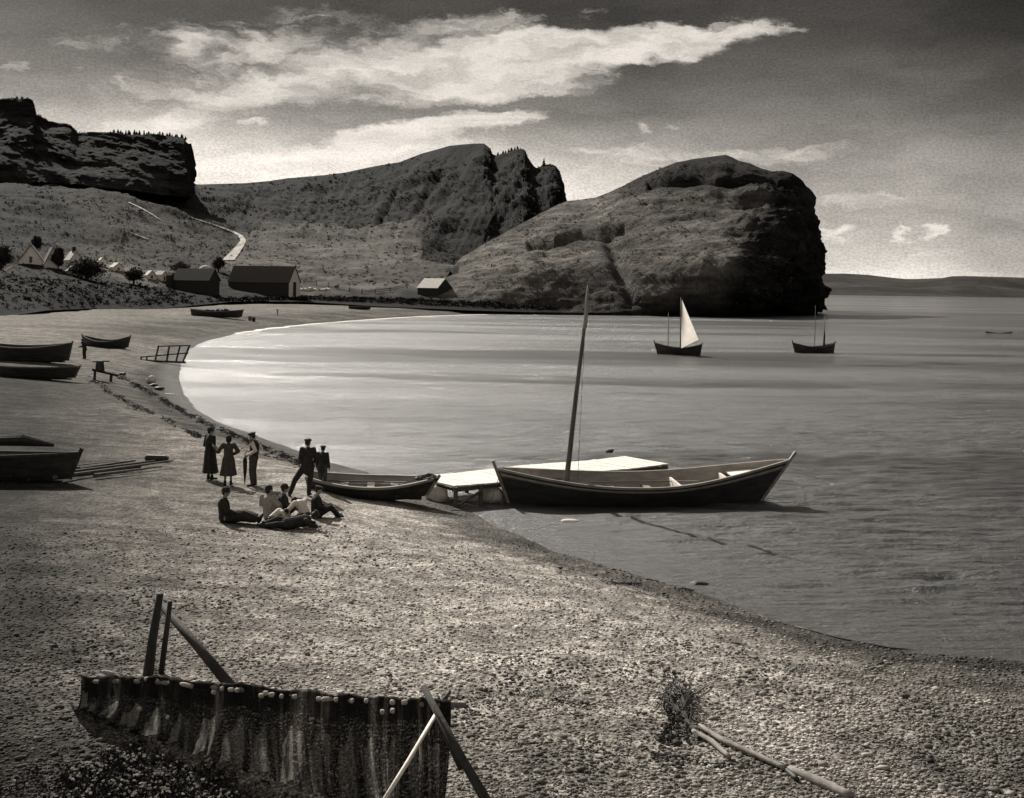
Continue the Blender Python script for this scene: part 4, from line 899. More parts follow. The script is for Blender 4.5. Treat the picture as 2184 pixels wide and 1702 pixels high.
# houses on the left
for (u, v, w, hw, hr, rz, lb) in ((52, 567, 50, 13, 34, -74, 'left of two white gabled cottages at the left edge, with one dark window'), (95, 574, 34, 14, 36, -62, 'right of two white gabled cottages at the left edge, narrower and windowless')):
    p = pz(u, v); k = p[1] / F
    house('cottage', (p[0], p[1] + 4, p[2] - .2), R_(rz), 40 * k, w * k, hw * k, hr * k, lb, 'whitewash', 'shingle', gable='whitewash', cat='cottage', group='white cottages on the left', base=3, windows=((('g', 0, hw * k + 3 * k, 6 * k, 13 * k, 'w'),) if u == 52 else ()), chimney=False)
p = pz(150, 566); k = p[1] / F
house('cottage', (p[0], p[1] + 2, p[2] - .2), R_(-50), 30 * k, 26 * k, 14 * k, 18 * k, 'bright white house half hidden by the round dark tree', 'whitewash', 'pale_roof', gable='whitewash', chimney=True, cat='house', base=3, windows=(('g', 0, 9 * k, 6 * k, 8 * k, 'w'),))
for (u, v, w, rz, lb) in ((214, 566, 17, -60, 'tiny pale hut just right of the round dark tree'), (246, 577, 22, -48, 'small pale cottage between the round tree and the peaked one'), (318, 594, 18, -55, 'tiny pale hut just right of the peaked dark tree'), (22, 584, 26, -66, 'small pale cottage lowest on the slope, under the dark tree at the left edge'), (150, 584, 20, -58, 'small pale cottage below the bright white house, left of the round tree')):
    p = pz(u, v); k = p[1] / F
    house('cottage', (p[0], p[1] + 1, p[2] - .2), R_(rz), 20 * k, w * k, 9 * k, 9 * k, lb, 'whitewash', 'pale_roof', gable='whitewash', cat='cottage', base=3, windows=(('g', 0, 5 * k, 4 * k, 6 * k, 'w'),))
# white stone wall by the long barn
p = pz(670, 620); k = p[1] / F; mb = MB()
for i in range(16): mb.box(((i - 8) * 4.4 * k, .3 * math.sin(i), random.uniform(0, 3) * k), (4.5 * k, 1, random.uniform(5, 9) * k), jit=.15)
setp(mb.build('stone_wall', M['boulder'], loc=p), 'low pale broken wall just right of the whitewashed gable', 'wall')
p = pz(438, 577); p = (p[0], p[1], p[2]); rock('boulder', p, (2.2, 1.5, 1.6), 'boulder', 77, 'pale rounded rock showing above the squat barn\'s roof', cuts=2)
# fence on the pasture edge
fe = None
p = pz(648, 606); fe = empty('fence', p, 0, 'thin dark rail fence curving over the pasture right of the long barn', 'fence')
FP = [pz(u, v) for u, v in ((648, 606), (675, 607), (700, 611), (722, 616), (745, 622), (772, 626), (800, 626), (832, 622), (868, 614))]
for q in FP: mb = MB(); mb.tube([q - p + [0, 0, -.3], q - p + [0, 0, 1.3]], .14, 5); mb.build('post', M['darkwood'], fe)
for a, b in zip(FP[:-1], FP[1:]):
    for hh in (.45, .95): mb = MB(); mb.tube([a - p + [0, 0, hh], b - p + [0, 0, hh]], .09, 5); mb.build('rail', M['darkwood'], fe)

# ================================================================== trees and scrub
def leafcloud(cen, rad, n, size, rr, flatb=0):
    """many small leaf-sized quads through an ellipsoid made of clumps"""
    cl = []; 
    for _ in range(max(5, n // 60)):
        v = rr.normal(size=3); v /= np.linalg.norm(v); cl.append(np.array(cen) + v * np.array(rad) * rr.uniform(.35, .95))
    cl = np.array(cl); ci = rr.integers(0, len(cl), n); c = cl[ci] + rr.normal(size=(n, 3)) * np.array(rad) * .16
    a = rr.normal(size=(n, 3)); a /= np.linalg.norm(a, axis=1, keepdims=True); b = np.cross(a, rr.normal(size=(n, 3))); b /= np.linalg.norm(b, axis=1, keepdims=True)
    s_ = size * rr.uniform(.5, 1.4, (n, 1)); a = a * s_; b = b * s_ * .7
    V = np.stack([c - a - b, c + a - b * .6, c + a * 1.1 + b, c - a * .8 + b], 1).reshape(-1, 3); return V
def quads(V): return np.arange(len(V)).reshape(-1, 4)
def broadleaf(p, h, w, label, seed, group=None, m='leaf', name='tree', n=900):
    rr = np.random.default_rng(seed); o = empty(name, p, 0, label, 'tree' if name == 'tree' else 'bush', group)
    mb = MB(); mb.tube([(0, 0, -.5), (.05, 0, h * .35), (-.05, .05, h * .6)], [w * .06, w * .05, w * .03], 7)
    for k in range(5): A = k * 1.3; mb.tube([(0, 0, h * .35), (math.cos(A) * w * .25, math.sin(A) * w * .25, h * .65)], [w * .03, w * .012], 5)
    mb.build('trunk', M['bark'], o); V = leafcloud((0, 0, h * .58), (w / 2, w / 2, h * .44), n, h * .032, rr); link('crown', mesh_from(V, quads(V)), M[m], o); return o
def spruce(p, h, seed, label, group):
    rr = random.Random(seed); o = empty('spruce_tree', p, 0, label, 'tree', group)
    mb = MB(); mb.tube([(0, 0, -.6), (0, 0, h * .95)], [h * .03, h * .006], 5); mb.build('trunk', M['bark'], o)
    mb = MB(); nl = 9; w_ = 1
    for i in range(nl):
        z = h * (.08 + .86 * i / nl); r = h * .40 * (1 - i / nl) ** .8 * rr.uniform(.75, 1.2) + .12; nb = 9; vs = [(0, 0, z + h * .16)]
        for k in range(nb * 2): A = math.pi * k / nb + i; q = r * (1 if k % 2 else .45) * rr.uniform(.7, 1.2); vs.append((math.cos(A) * q, math.sin(A) * q, z - (.05 if k % 2 else -.02) * h))
        mb.add(vs, [(0, 1 + k, 1 + (k + 1) % (nb * 2)) for k in range(nb * 2)])
    mb.build('crown', M['spruce'], o); return o
BVC = bvh_of(cliff)
SPG = 'spruces along the left cliff top'; protos = []
rl = random.Random(3)
for i, u in enumerate(np.arange(20, 400, 6.2)):
    u = u + rl.uniform(-2.5, 2.5); vt = float(np.interp(u, [q[0] for q in cliff_top], [q[1] for q in cliff_top])); Yd = float(np.interp(u, [0, 300, 400, 419], [665, 695, 708, 720])) + rl.uniform(1, 14)
    hpx = rl.uniform(5, 12) if u > 235 else rl.uniform(2.5, 5)
    q = aty(u, vt + 1.5, Yd); h = hpx * Yd / F + 1.0
    if len(protos) < 6: o = spruce(q - [0, 0, 1], 4.0, i, 'small dark spruce in the jagged line along the left cliff top', SPG); protos.append(o)
    else: o = copy_tree(protos[i % 6]); o.location = [float(x) for x in q - [0, 0, 1]]
    o.scale = (h / 4 * rl.uniform(.9, 1.5),) * 2 + (h / 4,); o.rotation_euler.z = rl.uniform(0, 6)
for i, u in enumerate((1056, 1062, 1067, 1073, 1078, 1085, 1091, 1098, 1104, 1110)):
    vt = float(np.interp(u, [a for a, *_ in hc[4]], [b for _, b, *_ in hc[4]])); Yd = 806; q = aty(u, vt + 2, Yd); h = rl.uniform(7, 14) * Yd / F
    o = copy_tree(protos[i % 6]); o.location = [float(x) for x in q - [0, 0, 1]]; o.scale = (h / 4 * 1.2, h / 4 * 1.2, h / 4); setp(o, 'small dark spruce in the notch of the middle ridge', group='spruces in the notch of the middle ridge')
q = aty(1160, 353, 780); o = copy_tree(protos[2]); o.location = [float(x) for x in q - [0, 0, 1.0]]; o.scale = (1.3, 1.3, 1.45); setp(o, 'lone spruce standing up on the end crag of the middle ridge'); del o['group']

def tree_at(u, v, hp, wp_, label, seed, m='leaf', name='tree', n=900, group=None):
    p = pz(u, v); k = p[1] / F; return broadleaf(p, hp * k, wp_ * k, label, seed, group, m, name, n)
tree_at(186, 596, 44, 78, 'broad round dark tree in front of the bright white house', 1, n=5000)
tree_at(285, 606, 34, 44, 'smaller peaked dark tree among the pale garden patches', 2, n=3600)
tree_at(385, 585, 26, 44, 'dark tree behind the squat barn\'s left half', 3, n=2600)
tree_at(466, 580, 32, 26, 'dark tree between the two barns below the road', 4, n=2600)
tree_at(78, 534, 30, 24, 'dark tree rising between the two white cottages', 5, n=3600)
tree_at(124, 574, 46, 24, 'dark tall tree just right of the two white cottages', 6, n=3600)
tree_at(2, 576, 52, 44, 'dark tree at the far left edge beside the cottages', 7, n=3600)
tree_at(718, 618, 14, 10, 'tiny dark bush at the right end of the pale broken wall', 8, 'leaf', 'bush', 300)
tree_at(975, 590, 24, 30, 'dark bush on the slope right above the lone shed', 9, 'leaf', 'bush', 500)
tree_at(968, 560, 16, 34, 'dark bush at the foot of the headland, above the shed\'s own bush', 10, 'leaf', 'bush', 500)
tree_at(915, 603, 16, 8, 'thin dark bush behind the lone shed\'s chimney corner', 12, 'leaf', 'bush', 200)
# scrub on the bank behind the beach (one mass)
rr = np.random.default_rng(9); Vs = []
P3 = []
for k in range(2400):
    u = rr.uniform(-500, 1340); lo = np.interp(u, [-500, 0, 200, 380, 420, 640, 1000, 1340], [700, 664, 656, 652, 650, 640, 656, 668]); hi = np.interp(u, [-500, 0, 60, 150, 300, 380, 420, 600, 800, 1000, 1340], [600, 585, 588, 596, 606, 622, 640, 634, 636, 644, 662])
    if 395 < u < 470 and rr.random() < .8: continue
    v = lo + (hi - lo) * rr.random() ** .8; q = onhill(u, v)
    if q is None or q[1] > 420: continue
    P3.append(q)
P3 = np.array(P3); 
for q in P3:
    r = q[1] / F * rr.uniform(2.5, 6.5); Vs.append(leafcloud(q + [0, 0, r * .3], (r * 1.6, r, r * .8), 34, r * .22, rr))
V = np.concatenate(Vs); setp(link('scrub', mesh_from(V, quads(V)), M['shrubleaf']), 'dark low scrub covering the bank behind the beach', 'scrub', kind='stuff')
# low tufts over the hillside and the headland, for a rough surface
def tufts(name, ob_bv, urange, vrange, n, size, m, label, cond=None, maxY=900):
    rr = np.random.default_rng(len(name) + n); Vs = []; c = 0
    for _ in range(n):
        u = rr.uniform(*urange); v = rr.uniform(*vrange)
        if cond and not cond(u, v): continue
        d = Vector(ray(u, v)); h = ob_bv.ray_cast(Vector(EYE), d.normalized())
        if h[0] is None or h[0].y > maxY: continue
        q = np.array(h[0]); r = size * rr.uniform(.4, 1.3) * q[1] / 500; Vs.append(leafcloud(q + [0, 0, r * .2], (r * 1.3, r * 1.1, r * .7), 14, r * .26, rr))
    V = np.concatenate(Vs); return setp(link(name, mesh_from(V, quads(V)), M[m]), label, 'scrub', kind='stuff')
M['heathleaf'] = mat('heath_leaf', .10, .9, .7, .15, 0, spec=.05)
BVH_ = bvh_of(head)
cnoise = lambda u, v: fbm(np.array([u / 30, v / 9, 3.]), 1, 3, .6, 5) > random.uniform(-.35, .45)
tufts('hillside_scrub', BV, (-200, 1210), (330, 610), 11000, .7, 'heathleaf', 'low dark heath and bushes scattered over the hillside', cnoise)
tufts('headland_scrub', BVH_, (980, 1700), (345, 660), 8000, .55, 'heathleaf', 'low dark heath growing on the headland slopes', cnoise)
# ================================================================== people
def STAND():
    return dict(pel=(0, 0, .95), che=(0, .01, 1.33), nec=(0, .0, 1.50), hea=(0, .02, 1.62), s=[(-.18, 0, 1.43), (.18, 0, 1.43)], e=[(-.24, -.03, 1.15), (.24, -.03, 1.15)], w=[(-.25, .06, .90), (.25, .06, .90)],
                h=[(-.09, 0, .92), (.09, 0, .92)], k=[(-.10, .03, .50), (.10, .03, .50)], a=[(-.10, -.02, .09), (.10, -.02, .09)], look=(0, 1, 0), hd=[None, None])
def vec(a): return Vector(a)
def person(p, rz, pose, label, wear, scale=1.0, group=None, hat=None, hatm='dark_cloth'):
    o = empty('person', p, rz, label, 'person', group); o.scale = (scale,) * 3
    J = pose; H_ = vec(J['hea']); lk = vec(J['look']).normalized()
    up = (H_ - vec(J['nec'])).normalized(); side = lk.cross(up).normalized(); up2 = side.cross(lk).normalized()
    b = MB()
    b.cap(J['pel'], J['che'], .125, .135); b.cap(J['che'], vec(J['nec']) * .7 + vec(J['che']) * .3, .13, .075); b.cap(J['nec'], H_ - up * .04, .055, .05)
    R3 = Matrix((side, lk, up2)).transposed()
    b.ball(H_ + up2 * .025, (.078, .095, .105), 14, 10, R3); b.ball(H_ + lk * .035 - up2 * .055, (.055, .062, .055), 12, 8, R3)        # skull and jaw
    b.ball(H_ + lk * .100 - up2 * .012, (.014, .022, .026), 8, 6, R3)                                                           # nose
    b.ball(H_ + lk * .088 - up2 * .062, (.026, .014, .011), 8, 6, R3); b.ball(H_ + lk * .082 + up2 * .038, (.05, .018, .012), 8, 6, R3)   # mouth, brow
    for q in (-1, 1): b.ball(H_ + side * q * .080 - up2 * .005, (.012, .022, .032), 8, 6, R3)                                     # ears
    for i in (0, 1):
        b.cap(J['che'], J['s'][i], .09, .065); b.cap(J['s'][i], J['e'][i], .05, .038); b.cap(J['e'][i], J['w'][i], .038, .026)
        b.cap(J['h'][i], J['k'][i], .085, .055); b.cap(J['k'][i], J['a'][i], .055, .035); b.cap(J['pel'], J['h'][i], .12, .10)
        # hand: palm, four unequal bent fingers and a thumb off the side
        wv = vec(J['w'][i]); d = (wv - vec(J['e'][i])).normalized(); 
        if J['hd'][i]: d = vec(J['hd'][i]).normalized()
        ref = Vector((0, 1, 0)) if abs(d.y) < .8 else Vector((0, 0, 1)); ac = d.cross(Vector((1 if i else -1, 0, 0))); ac = ac.normalized() if ac.length > .3 else ref
        nn_ = d.cross(ac).normalized(); kn = wv + d * .095; b.cap(wv + d * .02, kn - d * .01, .026, .032)
        for f_, (off, L_) in enumerate(((-.030, .062), (-.010, .074), (.010, .070), (.029, .055))):
            c0 = kn + ac * off; c1 = c0 + d * L_ * .55; c2 = c1 + (d * .75 + nn_ * .55).normalized() * L_ * .5; b.cap(c0, c1, .0095, .009); b.cap(c1, c2, .009, .008)
        t0 = wv + d * .045 + ac * -.028; t1 = t0 + (d * .6 - ac * .8).normalized() * .035; b.cap(t0, t1, .011, .010); b.cap(t1, t1 + (d + nn_ * .3).normalized() * .03, .010, .009)
    me = remesh(b, .0085); bo = link('body', me, M['skin'], o)
    for q in (-1, 1):
        e_ = MB(); e_.ball(H_ + side * q * .030 + lk * .088 + up2 * .020, (.010, .006, .008), 6, 4, R3); e_.build('eye', M['hair'], o)
    def cloth(name, mb, m, vx=.016): link(name, remesh(mb, vx), M[m], o)
    def arms(mb, r0=.072, r1=.05, to=1.0):
        for i in (0, 1):
            mb.cap(J['s'][i], J['e'][i], r0, r0 * .85); mb.cap(J['e'][i], vec(J['e'][i]).lerp(vec(J['w'][i]), to), r0 * .82, r1)
    def torso(mb, r=.155):
        mb.cap(J['pel'], J['che'], r * .98, r); mb.cap(J['che'], vec(J['nec']).lerp(vec(J['che']), .35), r * .98, .085)
        for i in (0, 1): mb.cap(J['che'], J['s'][i], r * .75, .078)
    if 'trousers' in wear:
        t = MB()
        for i in (0, 1): t.cap(J['pel'], J['h'][i], .145, .13); t.cap(J['h'][i], J['k'][i], .115, .088); t.cap(J['k'][i], vec(J['k'][i]).lerp(vec(J['a'][i]), .93), .085, .072)
        cloth('trousers', t, wear['trousers'])
    if 'shirt' in wear: t = MB(); torso(t, .148); arms(t, .072, .045, .93); cloth('shirt', t, wear['shirt'])
    if 'waistcoat' in wear: t = MB(); torso(t, .158); cloth('waistcoat', t, wear['waistcoat'])
    if 'jacket' in wear:
        t = MB(); torso(t, .165); arms(t, .078, .055, .96); t.cap(vec(J['pel']) + (vec(J['pel']) - vec(J['che'])).normalized() * .14, J['pel'], .175, .165); cloth('jacket', t, wear['jacket'])
    if 'coat' in wear:        # long coat or dress flaring to the hem
        t = MB(); torso(t, .165); arms(t, .082, .058, .94)
        if 'hem' in J: hem = vec(J['hem'])
        else: hem = (vec(J['a'][0]) + vec(J['a'][1])) / 2 + Vector((0, 0, .15))
        n_ = 26; rings = []; axis = [vec(J['pel']) + Vector((0, 0, .12)), vec(J['pel']), vec(J['pel']).lerp(hem, .5), hem]
        rr_ = [.160, .20, .235, .29]
        vs = []; 
        for c_, r_ in zip(axis, rr_):
            for k in range(n_): A = 2 * math.pi * k / n_; q = r_ * (1 + .12 * math.sin(7 * A + 1) * (r_ > .18)); vs.append((c_.x + q * math.cos(A), c_.y + q * .8 * math.sin(A), c_.z))
        fs = [(i * n_ + k, i * n_ + (k + 1) % n_, (i + 1) * n_ + (k + 1) % n_, (i + 1) * n_ + k) for i in range(3) for k in range(n_)] + [tuple(range(n_)), tuple(reversed(range(3 * n_, 4 * n_)))]
        if 'hem' not in J or J.get('cone'): t.add(vs, [tuple(reversed(f)) for f in fs])
        else: t.cap(J['pel'], J['k'][0], .18, .16); t.cap(J['pel'], J['k'][1], .18, .16); t.cap(J['k'][0], vec(J['k'][0]).lerp(vec(J['a'][0]), .7), .16, .12); t.cap(J['k'][1], vec(J['k'][1]).lerp(vec(J['a'][1]), .7), .16, .12); t.cap(J['k'][0], J['k'][1], .15, .15)
        cloth('coat' if wear['coat'] != 'pale_cloth' else 'dress', t, wear['coat'])
    for i in (0, 1):
        s_ = MB(); a_ = vec(J['a'][i]); td = vec(J['td'][i]) if 'td' in J else Vector((.25 * (1 if i else -1), 1, 0)).normalized()
        s_.cap(a_ + Vector((0, 0, .06)), a_ + Vector((0, 0, -.03)) , .055, .05); s_.cap(a_ + Vector((0, 0, -.035)) - td * .03, a_ + td * .16 + Vector((0, 0, -.045)), .048, .038); cloth('boot', s_, 'leather', .014)
    if hat == 'cap':
        c = MB(); c.ball(H_ + up2 * .095 - lk * .01, (.120, .135, .045), 14, 8, R3); c.ball(H_ + up2 * .07, (.088, .10, .06), 12, 8, R3); c.ball(H_ + up2 * .07 + lk * .11, (.07, .06, .012), 10, 6, R3); cloth('cap', c, hatm, .010)
    if hat == 'cloche':
        c = MB(); c.ball(H_ + up2 * .06 - lk * .01, (.104, .118, .10), 14, 9, R3); c.ball(H_ + up2 * .035, (.145, .155, .016), 16, 6, R3); cloth('hat', c, hatm, .010)
    hr = MB(); hr.ball(H_ + up2 * .04 - lk * .018, (.090, .100, .095), 14, 9, R3)
    if 'bob' in wear: hr.ball(H_ - lk * .045 - up2 * .02, (.105, .075, .10), 12, 8, R3); hr.ball(H_ + up2 * .045 - lk * .02, (.108, .112, .10), 12, 8, R3)
    else: hr.ball(H_ - lk * .05 - up2 * .02, (.072, .055, .06), 12, 8, R3)
    cloth('hair', hr, 'hair', .011)
    return o
def at_feet(u, v): return onbeach(u, v)
# standing group
P = STAND(); P['look'] = (.5, .8, .0); P['a'] = [(-.07, 0, .09), (.07, .04, .09)]; P['w'] = [(-.15, .2, 1.05), (.22, .15, 1.0)]
person(at_feet(447, 1024), R_(-40), P, 'standing person in a long dark coat and close hat, leftmost of the five standing', {'coat': 'dark_cloth'}, 1.0, hat='cloche')
P = STAND(); P['e'] = [(-.36, .0, 1.18), (.34, -.02, 1.2)]; P['w'] = [(-.5, .22, 1.33), (.16, .12, 1.08)]; P['look'] = (-.2, 1, 0); P['hem'] = (0, 0, .36); P['cone'] = 1
person(at_feet(486, 1036), R_(10), P, 'standing person in a knee-length dark coat, one arm raised to the leftmost figure', {'coat': 'mid_cloth', 'bob': 1}, .93, hat='cloche')
P = STAND(); P['e'] = [(-.26, -.16, 1.2), (.26, -.16, 1.2)]; P['w'] = [(-.12, .16, 1.02), (.12, .16, 1.02)]; P['che'] = (0, -.03, 1.33); P['look'] = (.1, 1, -.25); P['hea'] = (0, .06, 1.62)
mp = at_feet(540, 1037)
person(mp, R_(80), P, 'standing man in white shirt sleeves and dark waistcoat, holding a dark folded umbrella', {'trousers': 'mid_cloth', 'shirt': 'white_cloth', 'waistcoat': 'dark_cloth'}, 1.0, hat='cap')
mb = MB(); mb.tube([(0, 0, .98), (0, 0, .86), (.01, 0, .55), (0, 0, .28), (0, 0, .05)], [.015, .07, .062, .035, .012], 9, jit=.12); um = mb.build('canopy', M['dark_cloth'], None, True)
uo = empty('umbrella', (mp[0] - .27, mp[1] - .03, mp[2]), 0, 'dark folded umbrella held upright by the man in shirt sleeves', 'umbrella'); um.parent = uo
mb = MB(); mb.tube([(0, 0, .95), (0, 0, 1.08), (.03, 0, 1.13), (.06, 0, 1.08)], .012, 6); mb.build('handle', M['darkwood'], uo)
# man and boy behind the rowing boat
P = STAND(); P['h'] = [(-.10, 0, .90), (.10, 0, .92)]; P['k'] = [(-.36, -.10, .50), (.08, .05, .50)]; P['a'] = [(-.50, -.18, .09), (.05, -.02, .09)]; P['look'] = (.4, 1, -.1); P['e'] = [(-.22, -.06, 1.16), (.24, .08, 1.18)]; P['w'] = [(-.15, .14, .98), (.16, .26, 1.0)]
q = at_feet(655, 1058); person(q, R_(0), P, 'man in a dark jacket and flat cap standing astride at the rowing boat\'s stern', {'trousers': 'dark_cloth', 'jacket': 'dark_cloth'}, 1.02, hat='cap')
P = STAND(); P['look'] = (-.5, 1, 0); q = at_feet(687, 1046); person(q, R_(-12), P, 'boy in a dark jacket and cap standing behind the rowing boat, beside the taller man', {'trousers': 'mid_cloth', 'jacket': 'dark_cloth'}, .84, hat='cap')
# sitting figures
def SIT(lean=-.12):
    return dict(pel=(0, 0, .14), che=(0, lean * .4, .50), nec=(0, lean * .2, .68), hea=(0, lean * .1 + .02, .81), s=[(-.18, lean * .4, .61), (.18, lean * .4, .61)], e=[(-.26, .02, .38), (.26, .02, .38)], w=[(-.18, .24, .30), (.18, .24, .30)],
                h=[(-.09, .03, .14), (.09, .03, .14)], k=[(-.11, .50, .17), (.11, .48, .20)], a=[(-.10, .92, .09), (.10, .92, .09)], look=(0, 1, -.1), hd=[None, None], td=[(-.2, .35, .9), (.2, .35, .9)])
P = SIT(); P['e'] = [(-.26, -.10, .40), (.26, .08, .38)]; P['w'] = [(-.24, .12, .22), (.20, .28, .28)]
person(at_feet(480, 1114), R_(-88), P, 'x', {'coat': 'dark_cloth', 'trousers': 'dark_cloth'}, .98, hat='cloche', ) if False else None
P = dict(P, hem=(0, .5, .15)); person(at_feet(480, 1114), R_(-86), P, 'seated person in dark coat and hat, legs stretched towards the seated group', {'coat': 'dark_cloth'}, 1.0, hat='cloche')
P = SIT(); P['k'] = [(-.20, .36, .34), (.16, .36, .36)]; P['a'] = [(-.16, .55, .09), (.14, .58, .09)]; P['td'] = [(-.2, 1, 0), (.2, 1, 0)]; P['hem'] = 1 and (0, .4, .1); P['look'] = (.5, .8, -.1)
person(at_feet(573, 1106), R_(-20), P, 'seated person in a pale dress with dark bobbed hair, seen from behind', {'coat': 'pale_cloth', 'bob': 1}, 1.0)
P = SIT(); P['k'] = [(-.14, .34, .36), (.14, .34, .36)]; P['a'] = [(-.12, .50, .09), (.12, .50, .09)]; P['td'] = [(-.2, 1, 0), (.2, 1, 0)]; P['look'] = (0, 1, .05)
person(at_feet(606, 1104), R_(-70), P, 'seated person all in black with a brimmed hat, right of the pale dress', {'trousers': 'dark_cloth', 'jacket': 'dark_cloth'}, 1.0, hat='cloche')
def BEND():
    return dict(pel=(0, 0, .22), che=(0, .26, .42), nec=(0, .38, .44), hea=(0, .47, .40), s=[(-.17, .30, .44), (.17, .30, .44)], e=[(-.24, .38, .22), (.24, .40, .22)], w=[(-.12, .52, .08), (.14, .52, .08)],
                h=[(-.10, .02, .20), (.10, .02, .20)], k=[(-.20, .40, .10), (.22, .38, .12)], a=[(-.16, .05, .08), (.18, .04, .08)], look=(0, .5, -.9), hd=[None, None], td=[(-.3, -1, 0), (.3, -1, 0)])
P = BEND(); person(at_feet(580, 1120), R_(-60), P, 'crouching child with a rounded white back and dark skirt in front of the pale dress', {'shirt': 'white_cloth', 'trousers': 'dark_cloth'}, .80)
P = BEND(); P['pel'] = (0, 0, .26); P['che'] = (0, .20, .52); P['nec'] = (0, .32, .60); P['hea'] = (0, .42, .58); P['s'] = [(-.19, .24, .58), (.19, .24, .58)]; P['e'] = [(-.28, .42, .36), (.28, .42, .36)]
person(at_feet(652, 1118), R_(55), P, 'man in a bright white shirt bending forward at the right of the seated group', {'shirt': 'white_cloth', 'trousers': 'dark_cloth'}, 1.0)
P = SIT(); P['k'] = [(-.14, .36, .32), (.14, .36, .32)]; P['a'] = [(-.12, .56, .09), (.12, .56, .09)]; P['td'] = [(-.2, 1, 0), (.2, 1, 0)]; P['pel'] = (0, -.05, .14); P['look'] = (.2, 1, -.3)
person(at_feet(678, 1104), R_(-75), P, 'seated person in black with feet out to the right, rightmost of the group', {'trousers': 'dark_cloth', 'jacket': 'dark_cloth'}, .95, hat='cap')
P = dict(pel=(0, 0, .16), che=(.34, .02, .22), nec=(.50, .03, .30), hea=(.60, .05, .36), s=[(.38, -.14, .24), (.38, .16, .36)], e=[(.52, -.20, .12), (.34, .30, .28)], w=[(.66, -.08, .08), (.44, .40, .12)], h=[(-.04, -.08, .13), (-.04, .08, .16)],
         k=[(-.42, -.12, .14), (-.38, .06, .26)], a=[(-.80, -.05, .08), (-.76, .12, .10)], look=(.2, .9, -.1), hd=[None, None], td=[(-1, .2, 0), (-1, .2, .2)])
person(at_feet(622, 1128), R_(8), P, 'person in black lying on one side nearest the camera, in front of the group', {'trousers': 'dark_cloth', 'jacket': 'dark_cloth'}, 1.0, hat='cap')
P = STAND(); P['che'] = (0, .12, 1.30); P['nec'] = (0, .18, 1.45); P['hea'] = (0, .24, 1.55); P['s'] = [(-.18, .15, 1.38), (.18, .15, 1.38)]; P['w'] = [(-.2, .4, 1.0), (.2, .4, 1.0)]
person(at_feet(180, 766), R_(70), P, 'small distant dark figure stooping between the beached boats on the left shore', {'trousers': 'dark_cloth', 'jacket': 'dark_cloth'}, 1.0, hat='cap')

# ================================================================== net drying rack in the foreground
def on(u, v, Y): return aty(u, v, Y)
pl = [((176, 1452), 16.9), ((320, 1452), 16.3), ((500, 1468), 15.5), ((700, 1489), 14.8), ((860, 1500), 14.3), ((992, 1504), 13.95)]
PL = [Vector(aty(u, v, Y)) for (u, v), Y in pl]
rk = empty('drying_rack', (PL[2].x, PL[2].y, gz(PL[2].x, PL[2].y)), 0, 'rough pole rack for drying nets at the bottom left, with a slanting trestle', 'drying rack')
O = Vector(rk.location)
mb = MB(); mb.tube([p - O for p in PL], [.04, .04, .04, .04, .036, .032], 9, jit=.06); mb.build('ridge_pole', M['drift'], rk, True)
def pole(a, b, r0, r1, m='darkwood', ext=0):
    A, B2 = Vector(a), Vector(b); d = (B2 - A); B2 = B2 + d * ext; mb = MB(); mid = (A + B2) / 2 + Vector((random.uniform(-.02, .02), 0, .01)); mb.tube([A - O, mid - O, B2 - O], [r0, (r0 + r1) / 2, r1], 9, jit=.07); return mb.build('leg', M[m], rk, True)
g = onbeach(313, 1448); pole(aty(341, 1266, g[1] - .1), g - [0, 0, .15], .055, .085)
g = onbeach(342, 1436); pole(aty(363, 1282, g[1] - .1), g - [0, 0, .1], .040, .05)
g = onbeach(503, 1470); pole(aty(338, 1284, g[1] + 1.2), g - [0, 0, .05], .055, .09)
pole(aty(903, 1464, 14.0), aty(1035, 1702, 13.25), .035, .062, ext=.25)
pole(aty(960, 1474, 14.25), aty(928, 1522, 14.02), .02, .025)
pole(aty(934, 1516, 13.98), aty(820, 1704, 12.9), .024, .026, 'pale_wood', .25)
pole(aty(930, 1524, 14.02), aty(985, 1640, 13.6), .03, .04)
# the net
ns_ = 300; nr_ = 60; ss = np.linspace(0, 1, ns_); plx = np.array([q[:] for q in PL]); al = np.linspace(0, 1, len(PL))
topp = np.stack([np.interp(ss * .955, al, plx[:, k]) for k in range(3)], -1)
bot_px = [(150, 1478), (235, 1530), (330, 1572), (445, 1610), (575, 1650), (705, 1695), (812, 1738), (890, 1778), (935, 1800)]
bp = np.array([onbeach(u, v) for u, v in bot_px]); bot = np.stack([np.interp(ss, np.linspace(0, 1, len(bp)), bp[:, k]) for k in range(3)], -1)
topp[:, 2] += -.035 * np.abs(np.sin(ss * 23 + 1.1 * np.sin(ss * 9))) + .03
Gn = np.zeros((nr_, ns_, 3)); ph = np.cumsum(.09 + .10 * RNG.random(ns_))
for i, t in enumerate(np.linspace(0, 1, nr_)):
    hor = t ** 3.2; ver = 1 - (1 - min(1, t * 1.0)) ** 1.15
    q = topp.copy(); q[:, :2] += (bot[:, :2] - topp[:, :2]) * hor; q[:, 2] += (bot[:, 2] - .04 - topp[:, 2]) * ver
    amp = .02 + .13 * min(t * 1.6, 1)
    f1 = np.sin(ph * 2.3 + 1.2 * t) + .6 * np.sin(ph * 5.1 - 2 * t) + .8 * fbm(np.stack([ss * 40, ss * 0 + t * 1.5, ss * 0], -1), 1, 3, .6, 81)
    q[:, 1] -= amp * f1 * .6 + .05; q[:, 2] += .02 * f1 * (t > .8) + .05 * (1 - t) ** 6; q[:, 0] += .03 * np.sin(ph * 1.7 + 3 * t) * t
    Gn[i] = q
